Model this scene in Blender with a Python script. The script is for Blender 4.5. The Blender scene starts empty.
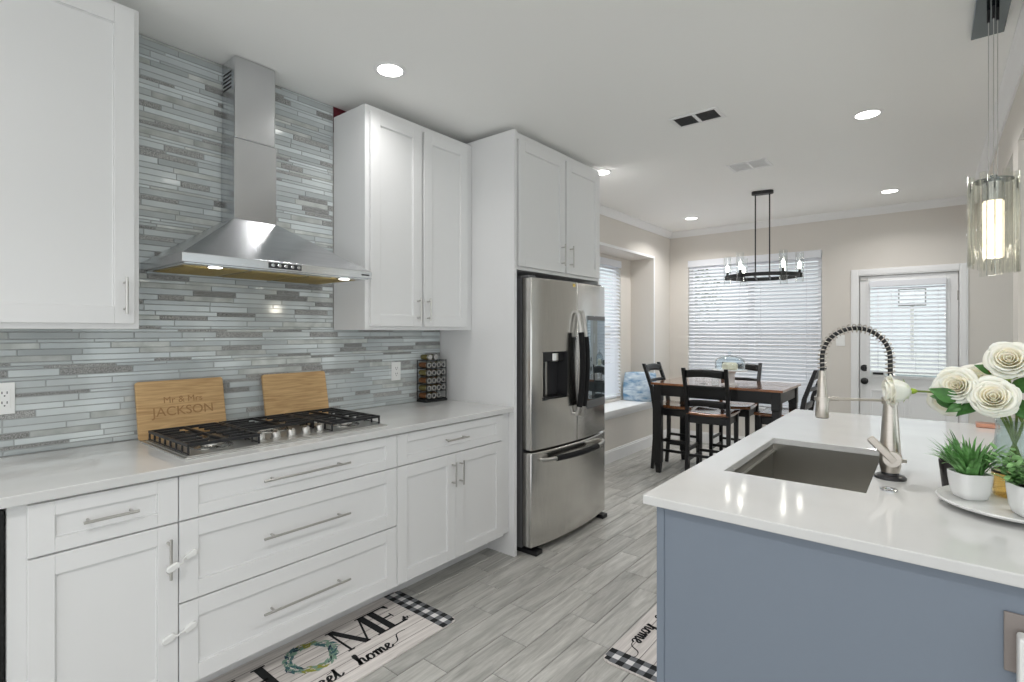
import bpy, bmesh, math, random
from math import pi, sin, cos, radians
from mathutils import Vector, Matrix
random.seed(7)
S = bpy.context.scene
COL = S.collection

# ---------------------------------------------------------------- camera
cd = bpy.data.cameras.new('camera'); cam = bpy.data.objects.new('camera', cd); COL.objects.link(cam)
cam.location = (2.64, 0, 1.37); cam.rotation_euler = (pi/2, 0, radians(39.0))
cd.sensor_width = 36; cd.lens = 520/1024*36; cd.shift_y = -9/1024; cd.clip_start = .02
S.camera = cam
# ---------------------------------------------------------------- world, exposure
S.view_settings.view_transform = 'Standard'; S.view_settings.look = 'None'
S.view_settings.gamma = 1; S.view_settings.use_curve_mapping = False
S.view_settings.exposure = 0.33
W = bpy.data.worlds.new('world'); S.world = W; W.use_nodes = True
bg = W.node_tree.nodes['Background']
bg.inputs[0].default_value = (.95, .975, 1.0, 1)
# overcast sky, brighter on the camera's side of the house than beyond the dining room
wn = W.node_tree; wt = wn.nodes.new('ShaderNodeTexCoord'); ws = wn.nodes.new('ShaderNodeSeparateXYZ'); wm = wn.nodes.new('ShaderNodeMapRange')
wc = wn.nodes.new('ShaderNodeValToRGB'); wx = wn.nodes.new('ShaderNodeMath'); wx.operation = 'MULTIPLY'; wx.inputs[1].default_value = 2.0
wm.inputs['From Min'].default_value = -1; wm.inputs['From Max'].default_value = 1
el = wc.color_ramp.elements; el[0].position = .05; el[1].position = .92
el.new(.36); el.new(.58)
for e_, v_ in zip(el, (.58, .84, .84, .42)): e_.color = (v_, v_, v_, 1)
for a_, b_ in ((wt.outputs['Generated'], ws.inputs[0]), (ws.outputs[1], wm.inputs['Value']), (wm.outputs[0], wc.inputs[0]), (wc.outputs[0], wx.inputs[0]), (wx.outputs[0], bg.inputs[1])): wn.links.new(a_, b_)
S.cycles.transparent_max_bounces = 64; S.cycles.max_bounces = 16; S.cycles.diffuse_bounces = 8
LAMP_W = 3.6          # each recessed downlight
CEIL = 2.645

# ---------------------------------------------------------------- materials
def lin(c):
    def f(v):
        v /= 255.0
        return v/12.92 if v <= .04045 else ((v+.055)/1.055)**2.4
    return (f(c[0]), f(c[1]), f(c[2]), 1)
class N:
    """small wrapper round a node tree"""
    def __init__(s, name):
        s.m = bpy.data.materials.new(name); s.m.use_nodes = True
        s.t = s.m.node_tree; s.b = s.t.nodes['Principled BSDF']
    def n(s, typ, **kw):
        q = s.t.nodes.new(typ)
        for k, v in kw.items():
            if k.startswith('i_'): q.inputs[int(k[2:])].default_value = v
            else: setattr(q, k, v)
        return q
    def l(s, a, b): s.t.links.new(a, b)
    def set(s, **kw):
        for k, v in kw.items(): s.b.inputs[k.replace('_', ' ')].default_value = v
        return s
def M(name, c, rough=.5, metal=0, var=0, vscale=8, bump=0, bscale=60, coat=0, stretch=(1,1,1), **kw):
    a = N(name); a.set(Roughness=rough, Metallic=metal, Base_Color=lin(c), **kw)
    if coat: a.set(Coat_Weight=coat, Coat_Roughness=.1)
    tc = a.n('ShaderNodeTexCoord'); mp = a.n('ShaderNodeMapping'); mp.inputs['Scale'].default_value = stretch
    a.l(tc.outputs['Object'], mp.inputs['Vector'])
    if var:
        no = a.n('ShaderNodeTexNoise'); no.inputs['Scale'].default_value = vscale; no.inputs['Detail'].default_value = 5
        a.l(mp.outputs[0], no.inputs['Vector'])
        cr = a.n('ShaderNodeValToRGB'); k = lin(c)
        cr.color_ramp.elements[0].position = .3; cr.color_ramp.elements[1].position = .7
        cr.color_ramp.elements[0].color = tuple(max(0, v*(1-var)) for v in k[:3])+(1,)
        cr.color_ramp.elements[1].color = tuple(min(1, v*(1+var)) for v in k[:3])+(1,)
        a.l(no.outputs['Fac'], cr.inputs[0]); a.l(cr.outputs[0], a.b.inputs['Base Color'])
    if bump:
        n2 = a.n('ShaderNodeTexNoise'); n2.inputs['Scale'].default_value = bscale; n2.inputs['Detail'].default_value = 3
        a.l(mp.outputs[0], n2.inputs['Vector'])
        bp = a.n('ShaderNodeBump'); bp.inputs['Strength'].default_value = bump; bp.inputs['Distance'].default_value = .002
        a.l(n2.outputs['Fac'], bp.inputs['Height']); a.l(bp.outputs[0], a.b.inputs['Normal'])
    return a.m
def EM(name, c, s):
    a = N(name); a.set(Base_Color=(0,0,0,1), Emission_Color=lin(c), Emission_Strength=s); return a.m
def GLASS(name, c=(255,255,255), rough=0.0, ior=1.45, thin=False, fac=.12):
    a = N(name)
    if not thin:
        a.set(Base_Color=lin(c), Roughness=rough, IOR=ior, Transmission_Weight=1.0); return a.m
    tr = a.n('ShaderNodeBsdfTransparent'); tr.inputs[0].default_value = lin(c)
    gl = a.n('ShaderNodeBsdfGlossy'); gl.inputs['Roughness'].default_value = .02
    lw = a.n('ShaderNodeLayerWeight'); lw.inputs[0].default_value = .5
    pw = a.n('ShaderNodeMath', operation='POWER'); pw.inputs[1].default_value = 3.0; a.l(lw.outputs['Facing'], pw.inputs[0])
    mr = a.n('ShaderNodeMapRange'); mr.inputs['To Min'].default_value = .03; mr.inputs['To Max'].default_value = fac*2.5; a.l(pw.outputs[0], mr.inputs['Value'])
    mx = a.n('ShaderNodeMixShader'); out = a.t.nodes['Material Output']
    a.l(mr.outputs[0], mx.inputs[0]); a.l(tr.outputs[0], mx.inputs[1]); a.l(gl.outputs[0], mx.inputs[2])
    a.l(mx.outputs[0], out.inputs[0]); return a.m

m_cab   = M('white_lacquer', (230,230,230), .38, bump=.02, bscale=200)
m_ceil  = M('ceiling_paint', (246,246,244), .85, bump=.05, bscale=120)
m_wall  = M('greige_paint', (219,214,207), .8, bump=.06, bscale=150)
m_trim  = M('trim_white', (238,238,238), .45, bump=.01)
m_isl   = M('blue_grey_paint', (122,132,145), .45, bump=.02, bscale=200)
m_red   = M('burgundy_paint', (92,22,34), .8, var=.3, vscale=20)
m_quartz= M('white_quartz', (214,214,213), .09, var=.035, vscale=5, Specular_IOR_Level=.55)
m_toe   = M('toe_kick', (205,204,202), .6, bump=.02)
m_steel = M('brushed_steel', (186,184,180), .24, 1, var=.10, vscale=6, bump=.05, bscale=30, stretch=(1,40,1))
m_fsteel= M('fridge_steel', (212,210,206), .20, 1, var=.06, vscale=5, bump=.04, bscale=30, stretch=(1,40,1))
m_hsteel= M('hood_steel', (208,209,211), .2, 1, var=.06, vscale=4, bump=.05, bscale=20, stretch=(30,1,1))
m_filter= M('brass_filter', (176,156,104), .35, 1, var=.15, vscale=40, stretch=(1,6,1))
m_tray  = M('cooktop_steel', (206,205,202), .38, 1, var=.05, vscale=6, bump=.04, bscale=30, stretch=(30,1,1))
m_sinkst= M('sink_steel', (184,182,176), .3, 1, var=.05, vscale=5, bump=.04, bscale=30, stretch=(1,30,1))
m_nickel= M('satin_nickel', (196,194,190), .3, 1, bump=.02)
m_faucet= M('brushed_nickel_faucet', (203,196,187), .3, 1, var=.06, vscale=30, stretch=(1,1,12))
m_chrome= M('chrome', (215,218,222), .08, 1, bump=.005)
m_dchrome=M('smoked_chrome', (112,122,127), .12, 1, bump=.005)
m_black = M('black_satin', (22,22,24), .4, bump=.02)
m_iron  = M('cast_iron', (30,30,32), .42, bump=.2, bscale=250)
m_fabric= M('black_cloth', (16,16,18), .9, bump=.4, bscale=400)
m_casegr= M('fridge_case_grey', (112,112,113), .45, .3, bump=.1, bscale=300)
m_dark  = M('dark_plastic', (48,48,50), .3, bump=.02)
m_scrgl = M('smoked_glass', (150,162,168), .04, .9, bump=.002)
m_white = M('white_plastic', (240,240,238), .35, bump=.01)
m_lockw = M('white_soft_plastic', (232,232,230), .4, bump=.01)
m_taupe = M('taupe_plate', (140,132,128), .35, .2, bump=.02)
m_yel   = M('yellow_sticker', (216,188,92), .5, var=.3, vscale=90)
m_ebony = M('black_lacquered_wood', (15,15,17), .32, var=.25, vscale=10, stretch=(1,1,.2))
m_blind = M('blind_white', (233,235,240), .45, bump=.02)
m_bulb  = EM('bulb_glow', (255,250,238), 14)
m_led   = EM('led_diffuser', (255,253,248), 8)
m_hled  = EM('hood_led', (255,252,240), 10)
m_cryst = EM('lit_bubble_crystal', (255,240,208), 1.7)
m_glass = GLASS('clear_glass')
m_pane  = GLASS('window_pane', (248,252,252), thin=True, fac=.1)
m_thing = GLASS('thin_clear_glass', (253,254,254), thin=True, fac=.25)
m_vase  = GLASS('vase_glass', (242,248,248), thin=True, fac=.34)
m_rodgl = GLASS('pendant_glass', (254,254,251), thin=True, fac=.36)
m_bluegl= GLASS('pale_blue_glass', (248,252,254), thin=True, fac=.35)
m_amber = GLASS('amber_glass', (249,238,208), thin=True, fac=.3)
m_porc  = M('white_ceramic', (240,240,240), .25, bump=.01)
m_blackc= M('black_ceramic', (40,36,36), .35, bump=.02)
m_cream = M('cream_icing', (250,234,206), .6, var=.08, vscale=30)
m_marble= M('white_marble', (222,222,221), .3, var=.2, vscale=12)
m_soil  = M('potting_soil', (48,38,30), .95, var=.4, vscale=120)
m_copper= M('copper', (205,150,126), .3, .9, bump=.02)
m_petal = M('rose_petal', (247,245,232), .55, var=.02, vscale=40, Subsurface_Weight=.15)
m_petal2= M('rose_heart_petal', (252,247,228), .55, var=.03, vscale=40, Subsurface_Weight=.15)
m_orange= M('orange_bud', (226,108,44), .55, var=.2, vscale=60)
m_leaf  = M('rose_leaf', (66,116,52), .45, var=.3, vscale=60)
m_leafy = M('young_sepal', (150,176,60), .5, var=.25, vscale=60)
m_stem  = M('rose_stem', (110,130,62), .5, var=.3, vscale=60)
m_grass = M('plant_blade', (104,156,88), .45, var=.5, vscale=45)
m_herb  = M('plant_herb', (118,162,100), .5, var=.4, vscale=60)

m_mesh  = M('range_label', (210,210,205), .4)
m_spice = M('brown_spice', (120,78,44), .5, var=.4, vscale=150)
m_spice2= M('olive_spice', (112,104,58), .5, var=.4, vscale=150)
m_fence = M('cedar_fence', (150,128,112), .8, var=.3, vscale=6, stretch=(8,8,.5))
m_grassy= M('lawn', (120,140,86), .9, var=.3, vscale=20)
m_tree  = M('shrub_leaf', (88,112,76), .7, var=.35, vscale=8)
m_conc  = M('patio_concrete', (200,198,192), .8, var=.08, vscale=4)
m_groutf= M('floor_grout', (120,119,116), .9, var=.1, vscale=40)

def wood(name, c1, c2, rough, scale, stretch, spec=.5):
    a = N(name); a.set(Roughness=rough, Specular_IOR_Level=spec)
    tc = a.n('ShaderNodeTexCoord'); mp = a.n('ShaderNodeMapping'); mp.inputs['Scale'].default_value = stretch
    no = a.n('ShaderNodeTexNoise'); no.inputs['Scale'].default_value = scale; no.inputs['Detail'].default_value = 6; no.inputs['Distortion'].default_value = .6
    cr = a.n('ShaderNodeValToRGB'); cr.color_ramp.elements[0].position = .3; cr.color_ramp.elements[1].position = .68
    cr.color_ramp.elements[0].color = lin(c1); cr.color_ramp.elements[1].color = lin(c2)
    a.l(tc.outputs['Object'], mp.inputs[0]); a.l(mp.outputs[0], no.inputs['Vector']); a.l(no.outputs['Fac'], cr.inputs[0]); a.l(cr.outputs[0], a.b.inputs['Base Color'])
    return a.m
m_bamboo = wood('bamboo', (176,138,90), (214,178,128), .55, 3, (2,2.2,34))
m_pill   = wood('blue_pillow', (96,140,178), (232,240,244), .9, 5, (1.5,2,3.5))
m_burn   = M('burnt_engraving', (160,122,78), .7, var=.15, vscale=60)
m_tabwood= wood('cherry_wood', (112,68,42), (160,104,66), .14, 4, (1,14,14))
for k_, v_ in (('Coat Weight', .9), ('Coat Roughness', .06)): m_tabwood.node_tree.nodes['Principled BSDF'].inputs[k_].default_value = v_
m_rugwood= wood('printed_whitewash', (196,190,186), (230,224,220), .95, 3, (1.5,26,26), .1)
m_rugblk = M('printed_black', (26,28,30), .95, bump=.3, bscale=500)
m_ruggry = M('printed_grey', (112,114,118), .95, bump=.3, bscale=500)
m_rugwht = M('printed_white', (226,224,224), .95, bump=.3, bscale=500)
m_rugln  = M('printed_seam', (140,132,130), .95, bump=.2, bscale=300)
m_wr1 = M('printed_teal_leaf', (70,108,112), .95); m_wr2 = M('printed_sage_leaf', (128,158,140), .95)
m_wr3 = M('printed_olive_leaf', (150,150,66), .95); m_wr4 = M('printed_navy_leaf', (44,66,84), .95)

def floor_mat():
    a = N('wood_look_porcelain'); a.set(Roughness=.36, Specular_IOR_Level=.5)
    tc = a.n('ShaderNodeTexCoord'); at = a.n('ShaderNodeAttribute', attribute_name='rnd')
    mul = a.n('ShaderNodeVectorMath', operation='SCALE'); mul.inputs[3].default_value = 37.0
    add = a.n('ShaderNodeVectorMath', operation='ADD')
    a.l(at.outputs['Color'], mul.inputs[0]); a.l(tc.outputs['Object'], add.inputs[0]); a.l(mul.outputs[0], add.inputs[1])
    def grain(st, sc, dis, lo, hi, c1, c2):
        mp = a.n('ShaderNodeMapping'); mp.inputs['Scale'].default_value = st
        no = a.n('ShaderNodeTexNoise'); no.inputs['Scale'].default_value = sc; no.inputs['Detail'].default_value = 7
        no.inputs['Distortion'].default_value = dis; no.inputs['Roughness'].default_value = .62
        cr = a.n('ShaderNodeValToRGB'); cr.color_ramp.elements[0].position = lo; cr.color_ramp.elements[1].position = hi
        cr.color_ramp.elements[0].color = c1; cr.color_ramp.elements[1].color = c2
        a.l(add.outputs[0], mp.inputs[0]); a.l(mp.outputs[0], no.inputs['Vector']); a.l(no.outputs['Fac'], cr.inputs[0]); return cr
    g1 = grain((11, 1.1, 1), 1.7, 1.3, .33, .68, lin((160,159,154)), lin((212,210,205)))
    g2 = grain((48, 3.5, 1), 2.0, .9, .36, .60, (.80,.80,.795,1), (1,1,1,1))
    m1 = a.n('ShaderNodeMixRGB', blend_type='MULTIPLY'); m1.inputs[0].default_value = .8
    a.l(g1.outputs[0], m1.inputs[1]); a.l(g2.outputs[0], m1.inputs[2])
    sep = a.n('ShaderNodeSeparateColor'); a.l(at.outputs['Color'], sep.inputs[0])
    mr = a.n('ShaderNodeMapRange'); mr.inputs['To Min'].default_value = .84; mr.inputs['To Max'].default_value = 1.04
    a.l(sep.outputs[0], mr.inputs['Value'])
    m2 = a.n('ShaderNodeVectorMath', operation='SCALE'); a.l(m1.outputs[0], m2.inputs[0]); a.l(mr.outputs[0], m2.inputs[3])
    a.l(m2.outputs[0], a.b.inputs['Base Color'])
    bp = a.n('ShaderNodeBump'); bp.inputs['Strength'].default_value = .08; bp.inputs['Distance'].default_value = .001
    a.l(g2.outputs[0], bp.inputs['Height']); a.l(bp.outputs[0], a.b.inputs['Normal'])
    return a.m
m_floor = floor_mat()
def tile_mat(name, c1, c2, rough, scale, lo=.35, hi=.65, bump=.0, coat=0):
    a = N(name); a.set(Roughness=rough, Coat_Weight=coat, Coat_Roughness=.05)
    tc = a.n('ShaderNodeTexCoord'); at = a.n('ShaderNodeAttribute', attribute_name='rnd')
    no = a.n('ShaderNodeTexNoise'); no.inputs['Scale'].default_value = scale; no.inputs['Detail'].default_value = 4
    a.l(tc.outputs['Object'], no.inputs['Vector'])
    cr = a.n('ShaderNodeValToRGB'); cr.color_ramp.elements[0].position = lo; cr.color_ramp.elements[1].position = hi
    cr.color_ramp.elements[0].color = lin(c1); cr.color_ramp.elements[1].color = lin(c2)
    a.l(no.outputs['Fac'], cr.inputs[0])
    sep = a.n('ShaderNodeSeparateColor'); a.l(at.outputs['Color'], sep.inputs[0])
    mr = a.n('ShaderNodeMapRange'); mr.inputs['To Min'].default_value = .74; mr.inputs['To Max'].default_value = 1.12
    a.l(sep.outputs[0], mr.inputs['Value'])
    m2 = a.n('ShaderNodeVectorMath', operation='SCALE'); a.l(cr.outputs[0], m2.inputs[0]); a.l(mr.outputs[0], m2.inputs[3])
    a.l(m2.outputs[0], a.b.inputs['Base Color'])
    if bump:
        bp = a.n('ShaderNodeBump'); bp.inputs['Strength'].default_value = bump; bp.inputs['Distance'].default_value = .002
        a.l(no.outputs['Fac'], bp.inputs['Height']); a.l(bp.outputs[0], a.b.inputs['Normal'])
    return a.m
m_t_glass = tile_mat('aqua_glass_tile', (193,200,202), (214,220,220), .10, 3, coat=.6)
m_t_marb  = tile_mat('pale_marble_tile', (186,190,186), (214,217,214), .25, 14)
m_t_stone = tile_mat('speckled_stone_tile', (120,120,118), (186,186,184), .45, 300, .36, .62, .4)
m_t_grout = M('tile_grout', (168,171,171), .9, var=.05, vscale=60)

# ---------------------------------------------------------------- mesh builder
ORG = {}
class MB:
    def __init__(s): s.v = []; s.f = []; s.mi = []; s.rnd = []; s.cm = 0; s.cr = (0,0,0)
    def add(s, vs, fs):
        b = len(s.v); s.v += [tuple(p) for p in vs]
        for f in fs: s.f.append(tuple(b+i for i in f)); s.mi.append(s.cm); s.rnd.append(s.cr)
        return s
    def box(s, x0, x1, y0, y1, z0, z1):
        vs = [(x,y,z) for z in (z0,z1) for y in (y0,y1) for x in (x0,x1)]
        return s.add(vs, [(0,2,3,1),(4,5,7,6),(0,1,5,4),(2,6,7,3),(0,4,6,2),(1,3,7,5)])
    def obox(s, c, ax, ay, az):
        c = Vector(c); ax = Vector(ax); ay = Vector(ay); az = Vector(az)
        vs = [c+i*ax+j*ay+k*az for k in (-1,1) for j in (-1,1) for i in (-1,1)]
        return s.add(vs, [(0,2,3,1),(4,5,7,6),(0,1,5,4),(2,6,7,3),(0,4,6,2),(1,3,7,5)])
    def bar(s, p0, p1, w, d, up=(0,0,1), w1=None, d1=None):
        """tapered rectangular bar from p0 to p1"""
        p0 = Vector(p0); p1 = Vector(p1); t = (p1-p0).normalized(); u = Vector(up)
        if abs(t.dot(u)) > .95: u = Vector((0,1,0))
        a = t.cross(u).normalized(); b = a.cross(t).normalized()
        w1 = w if w1 is None else w1; d1 = d if d1 is None else d1
        vs = [p0+i*a*w/2+j*b*d/2 for i,j in ((-1,-1),(1,-1),(1,1),(-1,1))]+[p1+i*a*w1/2+j*b*d1/2 for i,j in ((-1,-1),(1,-1),(1,1),(-1,1))]
        return s.add(vs, [(3,2,1,0),(4,5,6,7),(0,1,5,4),(1,2,6,5),(2,3,7,6),(3,0,4,7)])
    def tube(s, path, r, n=10, caps=True, closed=False):
        P = [Vector(p) for p in path]; k = len(P)
        R = r if isinstance(r, (list,tuple)) else [r]*k
        T = []
        for i in range(k):
            a = P[(i-1) % k] if (closed or i > 0) else P[i]
            b = P[(i+1) % k] if (closed or i < k-1) else P[i]
            T.append((b-a).normalized())
        u = Vector((0,0,1)) if abs(T[0].z) < .9 else Vector((1,0,0))
        u = (u - T[0]*u.dot(T[0])).normalized()
        vs = []; fs = []
        for i in range(k):
            u = (u - T[i]*u.dot(T[i])).normalized(); w = T[i].cross(u)
            for j in range(n):
                a = 2*pi*j/n; vs.append(P[i]+R[i]*(cos(a)*u+sin(a)*w))
        for i in range(k if closed else k-1):
            for j in range(n):
                a = i*n+j; b = i*n+(j+1) % n; c = ((i+1) % k)*n+(j+1) % n; d = ((i+1) % k)*n+j
                fs.append((a,b,c,d))
        if caps and not closed:
            fs.append(tuple(range(n-1,-1,-1))); fs.append(tuple((k-1)*n+j for j in range(n)))
        return s.add(vs, fs)
    def cyl(s, p0, p1, r0, r1=None, n=20): return s.tube([p0, p1], [r0, r0 if r1 is None else r1], n)
    def lathe(s, prof, c=(0,0,0), n=28, ax=(0,0,1), capb=True, capt=True):
        c = Vector(c); ax = Vector(ax).normalized()
        u = Vector((1,0,0)) if abs(ax.x) < .9 else Vector((0,1,0)); u = (u-ax*u.dot(ax)).normalized(); w = ax.cross(u)
        vs = []; fs = []; k = len(prof)
        for r, z in prof:
            for j in range(n):
                a = 2*pi*j/n; vs.append(c+ax*z+max(r,1e-5)*(cos(a)*u+sin(a)*w))
        for i in range(k-1):
            for j in range(n): fs.append((i*n+j, i*n+(j+1) % n, (i+1)*n+(j+1) % n, (i+1)*n+j))
        if capb: fs.append(tuple(range(n-1,-1,-1)))
        if capt: fs.append(tuple((k-1)*n+j for j in range(n)))
        return s.add(vs, fs)
    def prism(s, poly, fn, h0, h1):
        """extrude 2D poly; fn(u,v,h) -> point"""
        n = len(poly); vs = [fn(u,v,h0) for u,v in poly]+[fn(u,v,h1) for u,v in poly]
        return s.add(vs, [tuple(range(n-1,-1,-1)), tuple(range(n,2*n))]+[(i,(i+1) % n,n+(i+1) % n,n+i) for i in range(n)])
    def grid(s, fn, nu, nv):
        vs = [fn(i/nu, j/nv) for j in range(nv+1) for i in range(nu+1)]
        return s.add(vs, [(j*(nu+1)+i, j*(nu+1)+i+1, (j+1)*(nu+1)+i+1, (j+1)*(nu+1)+i) for j in range(nv) for i in range(nu)])
    def build(s, name, mat, parent=None, bevel=0, smooth=False, seg=2, solid=0, attr=False, angle=40):
        o0 = ORG.get(parent.name, Vector((0,0,0))) if parent else Vector((0,0,0))
        me = bpy.data.meshes.new(name)
        me.from_pydata([tuple(Vector(p)-o0) for p in s.v], [], s.f)
        for m in (mat if isinstance(mat, (list,tuple)) else [mat]): me.materials.append(m)
        me.polygons.foreach_set('material_index', s.mi)
        if attr:
            at = me.attributes.new('rnd', 'FLOAT_COLOR', 'FACE')
            at.data.foreach_set('color', [q for r in s.rnd for q in (r[0],r[1],r[2],1)])
        bm = bmesh.new(); bm.from_mesh(me); bmesh.ops.recalc_face_normals(bm, faces=bm.faces); bm.to_mesh(me); bm.free()
        me.update()
        if smooth: me.shade_smooth(); me.set_sharp_from_angle(angle=radians(angle))
        o = bpy.data.objects.new(name, me); COL.objects.link(o)
        if parent: o.parent = parent; ORG[o.name] = o0
        if bevel:
            b = o.modifiers.new('bevel', 'BEVEL'); b.width = bevel; b.segments = seg; b.limit_method = 'ANGLE'; b.angle_limit = radians(50)
        if solid:
            q = o.modifiers.new('solid', 'SOLIDIFY'); q.thickness = solid; q.offset = 0
        return o
def tag(o, label, cat, group=None):
    o['label'] = label; o['category'] = cat
    if group: o['group'] = group
    return o
def root(name, loc, label, cat, group=None, rz=0):
    o = bpy.data.objects.new(name, None); COL.objects.link(o); o.empty_display_size = .05
    o.location = loc; o.rotation_euler = (0,0,rz)
    if rz == 0: ORG[o.name] = Vector(loc)
    return tag(o, label, cat, group)
def struct(o): o['kind'] = 'structure'; return o
def copy_tree(o, parent=None):
    c = o.copy(); COL.objects.link(c)
    if parent: c.parent = parent
    for ch in list(o.children): copy_tree(ch, c)
    return c
def place(o, loc, label=None, rz=None, group=None):
    o.location = loc
    if rz is not None: o.rotation_euler = (0,0,rz)
    if label: o['label'] = label
    if group: o['group'] = group
    return o
def text_mesh(txt, size, mat, name, parent, fn, depth=.0006):
    """lettering laid on a plane: fn(u,v) -> Matrix applied; returns an object child of parent"""
    cu = bpy.data.curves.new(name, 'FONT'); cu.body = txt; cu.size = size; cu.align_x = 'CENTER'; cu.align_y = 'CENTER'; cu.extrude = depth
    to = bpy.data.objects.new(name, cu); COL.objects.link(to)
    dg = bpy.context.evaluated_depsgraph_get(); me = bpy.data.meshes.new_from_object(to.evaluated_get(dg))
    COL.objects.unlink(to); bpy.data.objects.remove(to)
    me.transform(fn); o0 = ORG.get(parent.name, Vector((0,0,0))); me.transform(Matrix.Translation(-o0))
    me.materials.clear(); me.materials.append(mat)
    o = bpy.data.objects.new(name, me); COL.objects.link(o); o.parent = parent; return o
def arc(c, r, a0, a1, n, ax='xz'):
    return [(c[0]+r*cos(a0+(a1-a0)*i/n), c[1]+r*sin(a0+(a1-a0)*i/n)) for i in range(n+1)]

# ================================================================= SETTING
YB, XR, YF, XH = 6.5, 2.965, -2.6, 5.6         # back wall, right wall, open rear, hall wall
# floor: porcelain planks
fl = MB(); fl.cm = 1; fl.box(-.45, XH, YF, YB+.12, -.05, -.0025); fl.cm = 0
PW, PL = .1425, .575
offs = {0:.177, 1:.313, 2:.075, 3:.424, 4:.29}
k0 = int((-.45-.8365)/PW)-1
for k in range(k0, k0+40):
    x0 = .8365+PW*k; x1 = x0+PW
    if x1 < -.4 or x0 > XH: continue
    x0c, x1c = max(x0, -.4), min(x1, XH)
    off = offs.get(k, random.random()*PL)
    y = YF-PL+off
    y = off - PL*math.ceil((off-YF)/PL)
    while y < YB:
        a, b = max(y, YF)+.0015, min(y+PL, YB)-.0015
        if b-a > .01:
            fl.cr = (random.random(), random.random(), random.random())
            g = .0015; e = .002
            vs = [(x0c+g,a,-.0025),(x1c-g,a,-.0025),(x1c-g,b,-.0025),(x0c+g,b,-.0025),(x0c+g+e,a+e,0),(x1c-g-e,a+e,0),(x1c-g-e,b-e,0),(x0c+g+e,b-e,0)]
            fl.add(vs, [(4,5,6,7),(0,1,5,4),(1,2,6,5),(2,3,7,6),(3,0,4,7)])
        y += PL
struct(fl.build('floor', [m_floor, m_groutf], attr=True))
struct(MB().box(-.45, XH+.12, YF, YB+.12, CEIL, CEIL+.12).build('ceiling', m_ceil))
# left wall with the window-seat alcove
A0, A1, AZ0, AZ1, AD = 4.15, 5.99, .545, 2.262, .30
W2 = (4.43, 5.72, .57, 2.225)
w = MB()
w.box(-.12, 0, YF, A0, 0, CEIL).box(-.42, 0, A1, YB+.12, 0, CEIL)
w.box(-.42, 0, A0, A1, 0, .50).box(-.42, 0, A0, A1, AZ1, CEIL).box(-.42, -.12, A0-.12, A0, 0, CEIL)
w.box(-.42, -AD, A0, W2[0], .5, AZ1).box(-.42, -AD, W2[1], A1, .5, AZ1).box(-.42, -AD, W2[0], W2[1], .5, W2[2]).box(-.42, -AD, W2[0], W2[1], W2[3], AZ1)
struct(w.build('wall_left', m_wall))
struct(MB().box(0, .004, 1.648, 2.46, 2.50, CEIL).build('trim_1', m_red))
w = MB(); w.box(-AD, .028, A0, A1, .505, .545).box(0, .02, A0, A1, .475, .505).box(0, .010, A0, A1, .455, .475)
struct(w.build('trim_2', m_trim, bevel=.006))
w = MB(); w.box(0, .008, A1, A1+.028, .545, AZ1+.028).box(0, .008, A0, A1, AZ1, AZ1+.028)
struct(w.build('trim_3', m_trim, bevel=.003))
# back wall with window and door openings
W1 = (.235, 1.704, .50, 2.265); D1 = (2.035, 2.838, 0, 1.955)
w = MB(); y0, y1 = YB, YB+.12
w.box(0, W1[0], y0, y1, 0, CEIL).box(W1[1], D1[0], y0, y1, 0, CEIL).box(D1[1], XH+.12, y0, y1, 0, CEIL)
w.box(W1[0], W1[1], y0, y1, 0, W1[2]).box(W1[0], W1[1], y0, y1, W1[3], CEIL).box(D1[0], D1[1], y0, y1, D1[3], CEIL)
struct(w.build('wall_back', m_wall))
# right wall: header over two openings, one pier between, and the hall beyond
w = MB(); w.box(XR, XR+.12, YF, YB, 2.313, CEIL)
struct(w.build('wall_right', m_wall))
struct(MB().box(XR, XR+.12, 3.558, 3.765, 0, 2.313).build('wall_right_pier', m_wall))
# crown moulding, stepped profile
def crown(mb, p0, p1, n):
    p0 = Vector(p0); p1 = Vector(p1); n = Vector(n)
    prof = [(0,-.072),(.010,-.072),(.014,-.060),(.022,-.050),(.038,-.026),(.046,-.016),(.056,-.010),(.056,0),(0,0)]
    a = [p0+n*u+Vector((0,0,v)) for u,v in prof]; b = [p1+n*u+Vector((0,0,v)) for u,v in prof]; k = len(prof)
    mb.add(a+b, [tuple(range(k)), tuple(range(2*k-1,k-1,-1))]+[(i,(i+1) % k,k+(i+1) % k,k+i) for i in range(k)])
w = MB(); crown(w, (0,3.54,CEIL), (0,YB,CEIL), (1,0,0)); struct(w.build('trim_4', m_trim))
w = MB(); crown(w, (0,YB,CEIL), (XR,YB,CEIL), (0,-1,0)); struct(w.build('trim_5', m_trim))
w = MB(); crown(w, (XR,YF,CEIL), (XR,YB,CEIL), (-1,0,0)); struct(w.build('trim_6', m_trim))
def base(mb, x0, x1, y0, y1):
    mb.box(x0, x1, y0, y1, 0, .115)
    if x1-x0 < y1-y0:
        if x0 < 1: mb.box(x0, x1-.006, y0, y1, .115, .132)
        else: mb.box(x0+.006, x1, y0, y1, .115, .132)
    else: mb.box(x0, x1, y0+.006, y1, .115, .132)
w = MB(); base(w, 0, .016, 3.6, YB-.016); struct(w.build('baseboard_left', m_trim, bevel=.002))
w = MB(); base(w, 0, 1.968, YB-.016, YB); base(w, 2.90, XH, YB-.016, YB); struct(w.build('baseboard_back', m_trim, bevel=.002))

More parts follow.
